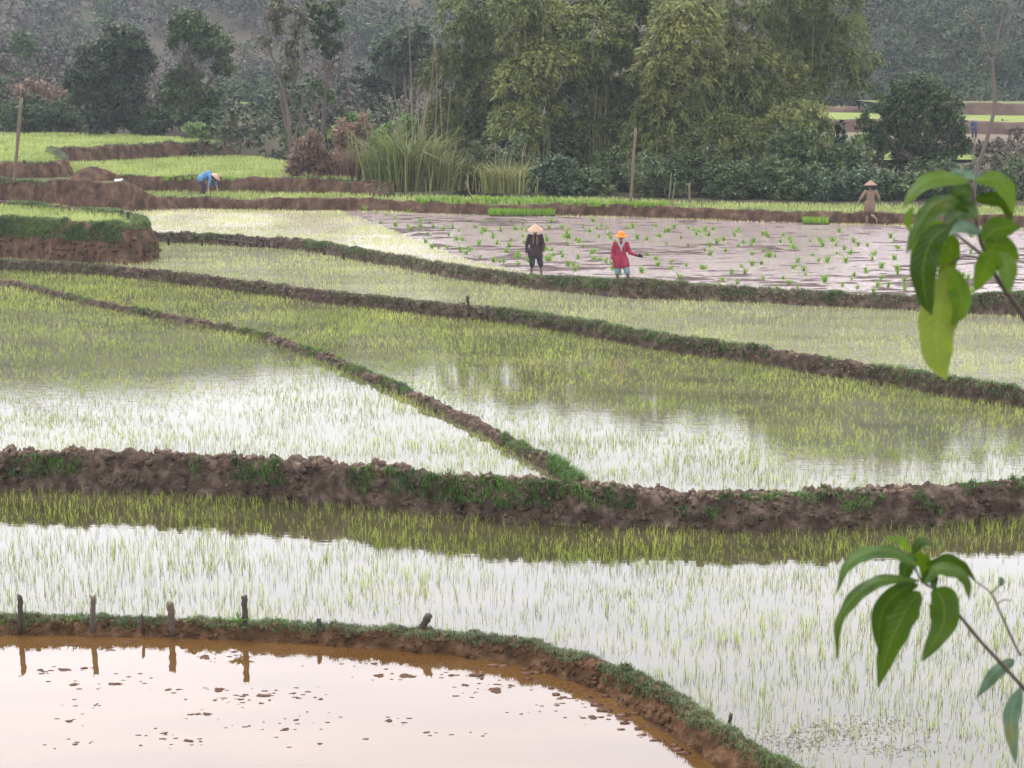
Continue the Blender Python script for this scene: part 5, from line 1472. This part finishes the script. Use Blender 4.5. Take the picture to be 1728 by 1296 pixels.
# ------------------------------------------------------------------ leafy branches close to the camera
def big_leaf_mat(name, c1, c2, trans, tc):
    m, nt, out = new_mat(name)
    L = nt.links.new
    at = nt.nodes.new('ShaderNodeAttribute'); at.attribute_name = 'rnd'        # 0 at the midrib, 1 at the rim
    co = nt.nodes.new('ShaderNodeTexCoord')
    ns = nt.nodes.new('ShaderNodeTexNoise'); ns.inputs['Scale'].default_value = 38; ns.inputs['Detail'].default_value = 4
    rp = nt.nodes.new('ShaderNodeValToRGB')
    rp.color_ramp.elements[0].position = .3; rp.color_ramp.elements[0].color = col4(c1)
    rp.color_ramp.elements[1].position = .75; rp.color_ramp.elements[1].color = col4(c2)
    tt_ = nt.nodes.new('ShaderNodeAttribute'); tt_.attribute_name = 'along'
    m1 = nt.nodes.new('ShaderNodeMath'); m1.operation = 'MULTIPLY_ADD'; m1.inputs[1].default_value = -.16
    m2 = nt.nodes.new('ShaderNodeMath'); m2.operation = 'MULTIPLY'; m2.inputs[1].default_value = 75.0
    m3 = nt.nodes.new('ShaderNodeMath'); m3.operation = 'SINE'
    vr = nt.nodes.new('ShaderNodeValToRGB')
    vr.color_ramp.elements[0].position = .0; vr.color_ramp.elements[0].color = (1, 1, 1, 1)
    vr.color_ramp.elements[1].position = 1.0; vr.color_ramp.elements[1].color = (.88, .91, .87, 1)
    vm = nt.nodes.new('ShaderNodeMix'); vm.data_type = 'RGBA'; vm.blend_type = 'MULTIPLY'; vm.inputs[0].default_value = 1.0
    n3 = nt.nodes.new('ShaderNodeTexNoise'); n3.inputs['Scale'].default_value = 9; n3.inputs['Detail'].default_value = 6
    br = nt.nodes.new('ShaderNodeValToRGB')
    br.color_ramp.elements[0].position = .62; br.color_ramp.elements[0].color = (0, 0, 0, 1)
    br.color_ramp.elements[1].position = .72; br.color_ramp.elements[1].color = (.7, .7, .7, 1)
    bmx = nt.nodes.new('ShaderNodeMix'); bmx.data_type = 'RGBA'; bmx.inputs[7].default_value = (.10, .085, .02, 1)
    L(at.outputs['Fac'], m1.inputs[0]); L(tt_.outputs['Fac'], m1.inputs[2]); L(m1.outputs[0], m2.inputs[0]); L(m2.outputs[0], m3.inputs[0]); L(m3.outputs[0], vr.inputs[0])
    rib = nt.nodes.new('ShaderNodeValToRGB')
    rib.color_ramp.elements[0].position = .02; rib.color_ramp.elements[0].color = (1, 1, 1, 1)
    rib.color_ramp.elements[1].position = .09; rib.color_ramp.elements[1].color = (0, 0, 0, 1)
    mx = nt.nodes.new('ShaderNodeMix'); mx.data_type = 'RGBA'
    mx.inputs[7].default_value = (0.22, 0.28, 0.06, 1)
    sc = nt.nodes.new('ShaderNodeMath'); sc.operation = 'MULTIPLY'; sc.inputs[1].default_value = .22
    pb = nt.nodes.new('ShaderNodeBsdfPrincipled'); pb.inputs['Roughness'].default_value = .5; pb.inputs['Specular IOR Level'].default_value = .16
    tr = nt.nodes.new('ShaderNodeBsdfTranslucent'); tr.inputs['Color'].default_value = col4(tc)
    ms = nt.nodes.new('ShaderNodeMixShader'); ms.inputs[0].default_value = trans
    bp = nt.nodes.new('ShaderNodeBump'); bp.inputs['Strength'].default_value = .35; bp.inputs['Distance'].default_value = .0005
    L(co.outputs['Object'], ns.inputs['Vector']); L(ns.outputs['Fac'], rp.inputs[0]); L(rp.outputs[0], vm.inputs[6]); L(vr.outputs[0], vm.inputs[7]); L(co.outputs['Object'], n3.inputs['Vector']); L(n3.outputs['Fac'], br.inputs[0]); L(br.outputs[0], bmx.inputs[0]); L(vm.outputs[2], bmx.inputs[6]); L(bmx.outputs[2], mx.inputs[6])
    L(at.outputs['Fac'], rib.inputs[0]); L(rib.outputs[0], sc.inputs[0]); L(sc.outputs[0], mx.inputs[0])
    L(mx.outputs[2], pb.inputs['Base Color']); L(m3.outputs[0], bp.inputs['Height']); L(bp.outputs[0], pb.inputs['Normal'])
    L(pb.outputs[0], ms.inputs[1]); L(tr.outputs[0], ms.inputs[2]); L(ms.outputs[0], out.inputs[0])
    return m


M['bl_dark'] = big_leaf_mat('dark_glossy_leaf', (0.009, 0.026, 0.003), (0.022, 0.050, 0.005), .22, (0.035, 0.072, 0.002))
M['bl_mid'] = big_leaf_mat('green_glossy_leaf', (0.014, 0.038, 0.003), (0.035, 0.073, 0.005), .36, (0.055, 0.098, 0.003))
M['bl_light'] = big_leaf_mat('light_green_leaf', (0.030, 0.068, 0.006), (0.060, 0.112, 0.010), .48, (0.083, 0.145, 0.006))
M['bl_yellow'] = big_leaf_mat('yellow_green_leaf', (0.065, 0.098, 0.014), (0.12, 0.155, 0.028), .5, (0.14, 0.185, 0.014))
M['bl_blue'] = big_leaf_mat('blue_grey_leaf', (0.03, 0.06, 0.035), (0.06, 0.10, 0.065), .2, (0.05, 0.10, 0.04))
M['twig'] = plain_mat('dark_twig', (0.04, 0.028, 0.02), .7, (0.02, 0.015, 0.012), 60)


def big_leaf(root, base, mid, half, mat, D, roll=.5, dz=0.0, curl=.25):
    n, k = 30, 11
    half = half * .92; rs = np.random.default_rng(int(half * 100 + mid[0][0]))
    m = len(mid)
    pts = np.array([Pd(u, v, D + dz * t) for (u, v), t in zip(mid, np.linspace(0, 1, m))])
    c = catmull(pts, n)
    tg = norm(np.gradient(c, axis=0))
    vw = norm(c - np.array([0, 0, CAMZ]))
    flat = norm(np.cross(tg, vw))                               # across, square to the eye
    side = flat * math.cos(roll) + np.cross(tg, flat) * math.sin(roll)
    nr = np.cross(side, tg)
    t = np.linspace(0, 1, n)
    w = half * D / FPX / max(.35, math.cos(roll)) * (np.sin(PI * np.clip(t, 0, 1) ** .85) ** .75) * (1 - .15 * t)
    w = np.maximum(w, .0006)
    s = np.linspace(-1, 1, k)
    wave = (.10 * np.sin(t * rs.uniform(9, 16) + half) + .07 * np.sin(t * rs.uniform(20, 34)))[:, None] * np.sign(s)[None] * s[None] ** 2 + .06 * np.sin(t * 21)[:, None] * np.abs(s)[None]
    w = w * (1 + .05 * np.sin(t * rs.uniform(14, 26) + half))
    v = c[:, None] + side[:, None] * (w[:, None] * s)[..., None] + nr[:, None] * (w[:, None] * (np.abs(s) * curl - .12 * s * s + wave))[..., None]
    idx = np.arange(n * k).reshape(n, k)
    q = np.stack([idx[:-1, :-1], idx[1:, :-1], idx[1:, 1:], idx[:-1, 1:]], -1).reshape(-1, 4)
    rn = np.broadcast_to(np.abs(s), (n, k)).ravel()
    me = np_mesh('leaf', v.reshape(-1, 3) - base, q, None, rn, True)
    al = me.attributes.new('along', 'FLOAT', 'POINT'); al.data.foreach_set('value', np.repeat(t, k).astype(np.float32))
    return link('leaf', me, M[mat], root)


def branch(label, D, stems, lvs):
    base = Pd(*stems[0][0][0], D)
    root = empty('leafy_branch', base); tag(root, label, 'branch', 'leafy branches close to the camera')
    for pth, r0, r1 in stems:
        pts = np.array([Pd(u, v, D + .012 * i) for i, (u, v) in enumerate(pth)])
        cv = catmull(pts, 16)
        rad = np.linspace(r0, r1, 16) * (1 + .18 * (np.arange(16) % 5 == 0))
        v, q, t = tube(cv - base, rad, 8); b = Buf(); b.add(v, q, t); b.build('stem', M['twig'], root, True)
    for i, lf in enumerate(lvs):
        mid, half, mat, roll = lf[:4]
        big_leaf(root, base, mid, half, mat, D + (lf[4] if len(lf) > 4 else (i % 5 - 2) * .018), roll, ((i * 37) % 7 - 3) * .012)


branch('lower branch tip with drooping glossy green leaves at right', 2.0,
       [([(1740, 1175), (1690, 1120), (1652, 1079), (1617, 1036), (1583, 998), (1555, 980), (1540, 945), (1534, 925)], 0.0024, .001), ([(1722, 1105), (1714, 1091), (1689, 1036), (1672, 1001), (1648, 982)], .0016, .0008), ([(1672, 1001), (1682, 992), (1688, 986)], .001, .0008), ([(1684, 1018), (1695, 1012), (1706, 1014)], .0009, .0006)],
       [([(1550, 955), (1505, 930), (1459, 934), (1428, 957), (1411, 1002)], 14, 'bl_mid', .7),
        ([(1552, 980), (1500, 977), (1466, 988), (1435, 1015), (1414, 1055), (1413, 1114)], 14, 'bl_mid', .6),
        ([(1552, 998), (1528, 1032), (1500, 1091), (1481, 1160)], 28, 'bl_mid', .25),
        ([(1550, 986), (1514, 1001), (1490, 1029), (1483, 1063), (1486, 1106)], 19, 'bl_dark', -.5, -.03),
        ([(1574, 994), (1591, 1015), (1590, 1056), (1556, 1116)], 31, 'bl_mid', .2),
        ([(1560, 985), (1583, 960), (1614, 964), (1631, 981), (1636, 1012)], 14, 'bl_mid', -.6),
        ([(1560, 955), (1596, 944), (1624, 955), (1648, 984)], 10, 'bl_dark', .7),
        ([(1538, 932), (1521, 912), (1491, 908)], 8, 'bl_light', .4),
        ([(1540, 935), (1553, 915), (1574, 918)], 10, 'bl_dark', -.3),
        ([(1545, 940), (1530, 955), (1522, 992)], 17, 'bl_dark', .3, -.02),
        ([(1542, 935), (1560, 952), (1558, 982)], 16, 'bl_mid', .2, .02),
        ([(1556, 985), (1572, 970), (1578, 1000)], 12, 'bl_dark', .3),
        ([(1688, 990), (1690, 980), (1686, 974)], 6, 'bl_blue', .2),
        ([(1712, 1113), (1679, 1136), (1647, 1178)], 14, 'bl_blue', .5),
        ([(1722, 1160), (1706, 1215), (1714, 1290)], 17, 'bl_blue', .2)])
branch('upper branch with large drooping leaves, the lowest one yellow-green', 1.9,
       [([(1745, 560), (1715, 515), (1681, 466), (1656, 410), (1644, 352), (1641, 310)], .0032, .0016), ([(1656, 429), (1635, 412), (1611, 394)], .002, .0012), ([(1653, 435), (1628, 433), (1602, 446)], .0017, .001), ([(1668, 445), (1672, 430), (1681, 421)], .0015, .001)],
       [([(1636, 305), (1585, 300), (1550, 316), (1523, 352)], 16, 'bl_light', .6),
        ([(1613, 333), (1576, 346), (1551, 380), (1529, 428)], 17, 'bl_mid', .5),
        ([(1605, 380), (1573, 404), (1558, 451), (1561, 497), (1572, 532)], 27, 'bl_dark', .2, -.05),
        ([(1609, 396), (1600, 435), (1583, 490)], 20, 'bl_mid', .3),
        ([(1603, 446), (1588, 512), (1580, 559), (1583, 605), (1597, 641)], 37, 'bl_yellow', .15, .03),
        ([(1603, 450), (1618, 485), (1622, 520), (1606, 548)], 21, 'bl_light', -.3, .01),
        ([(1681, 423), (1663, 451), (1645, 491)], 23, 'bl_light', .2),
        ([(1684, 423), (1699, 451), (1703, 495)], 20, 'bl_light', -.2),
        ([(1644, 305), (1684, 303), (1703, 328), (1710, 362)], 17, 'bl_light', -.5),
        ([(1646, 335), (1690, 340), (1707, 374)], 15, 'bl_dark', .4),
        ([(1650, 368), (1632, 350), (1609, 352)], 14, 'bl_dark', -.3),
        ([(1655, 392), (1625, 383), (1603, 396)], 13, 'bl_blue', .4),
        ([(1656, 405), (1685, 386), (1722, 384)], 24, 'bl_mid', .2),
        ([(1645, 303), (1625, 291), (1597, 293)], 9, 'bl_blue', .4),
        ([(1640, 340), (1600, 342), (1566, 380)], 16, 'bl_mid', .4),
        ([(1609, 390), (1575, 385), (1548, 420), (1537, 450)], 14, 'bl_light', -.5, .02),
        ([(1640, 330), (1620, 325), (1597, 350)], 18, 'bl_dark', .1, .02),
        ([(1660, 410), (1690, 415), (1720, 440)], 22, 'bl_mid', .2),
        ([(1640, 350), (1612, 365), (1590, 395)], 18, 'bl_dark', .2, .01),
        ([(1540, 350), (1532, 370), (1535, 392)], 8, 'bl_light', .3)])

# ------------------------------------------------------------------ the air
def haze():
    me = bpy.data.meshes.new('haze')
    x0, x1, y0, y1, z0, z1 = -640, 640, -30, 700, -2.9, 150
    v = [(x, y, z) for x in (x0, x1) for y in (y0, y1) for z in (z0, z1)]
    f = [(0, 1, 3, 2), (4, 6, 7, 5), (0, 4, 5, 1), (2, 3, 7, 6), (0, 2, 6, 4), (1, 5, 7, 3)]
    me.from_pydata(v, [], f); me.update()
    m, nt, out = new_mat('haze_air')
    pv = nt.nodes.new('ShaderNodeVolumePrincipled')
    pv.inputs['Color'].default_value = (.72, .80, .93, 1)
    pv.inputs['Density'].default_value = .00026
    pv.inputs['Anisotropy'].default_value = .2
    nt.links.new(pv.outputs[0], out.inputs['Volume'])
    o = link('haze', me, m)
    tag(o, 'thin pale haze in the valley air', 'haze', kind='stuff')


haze()
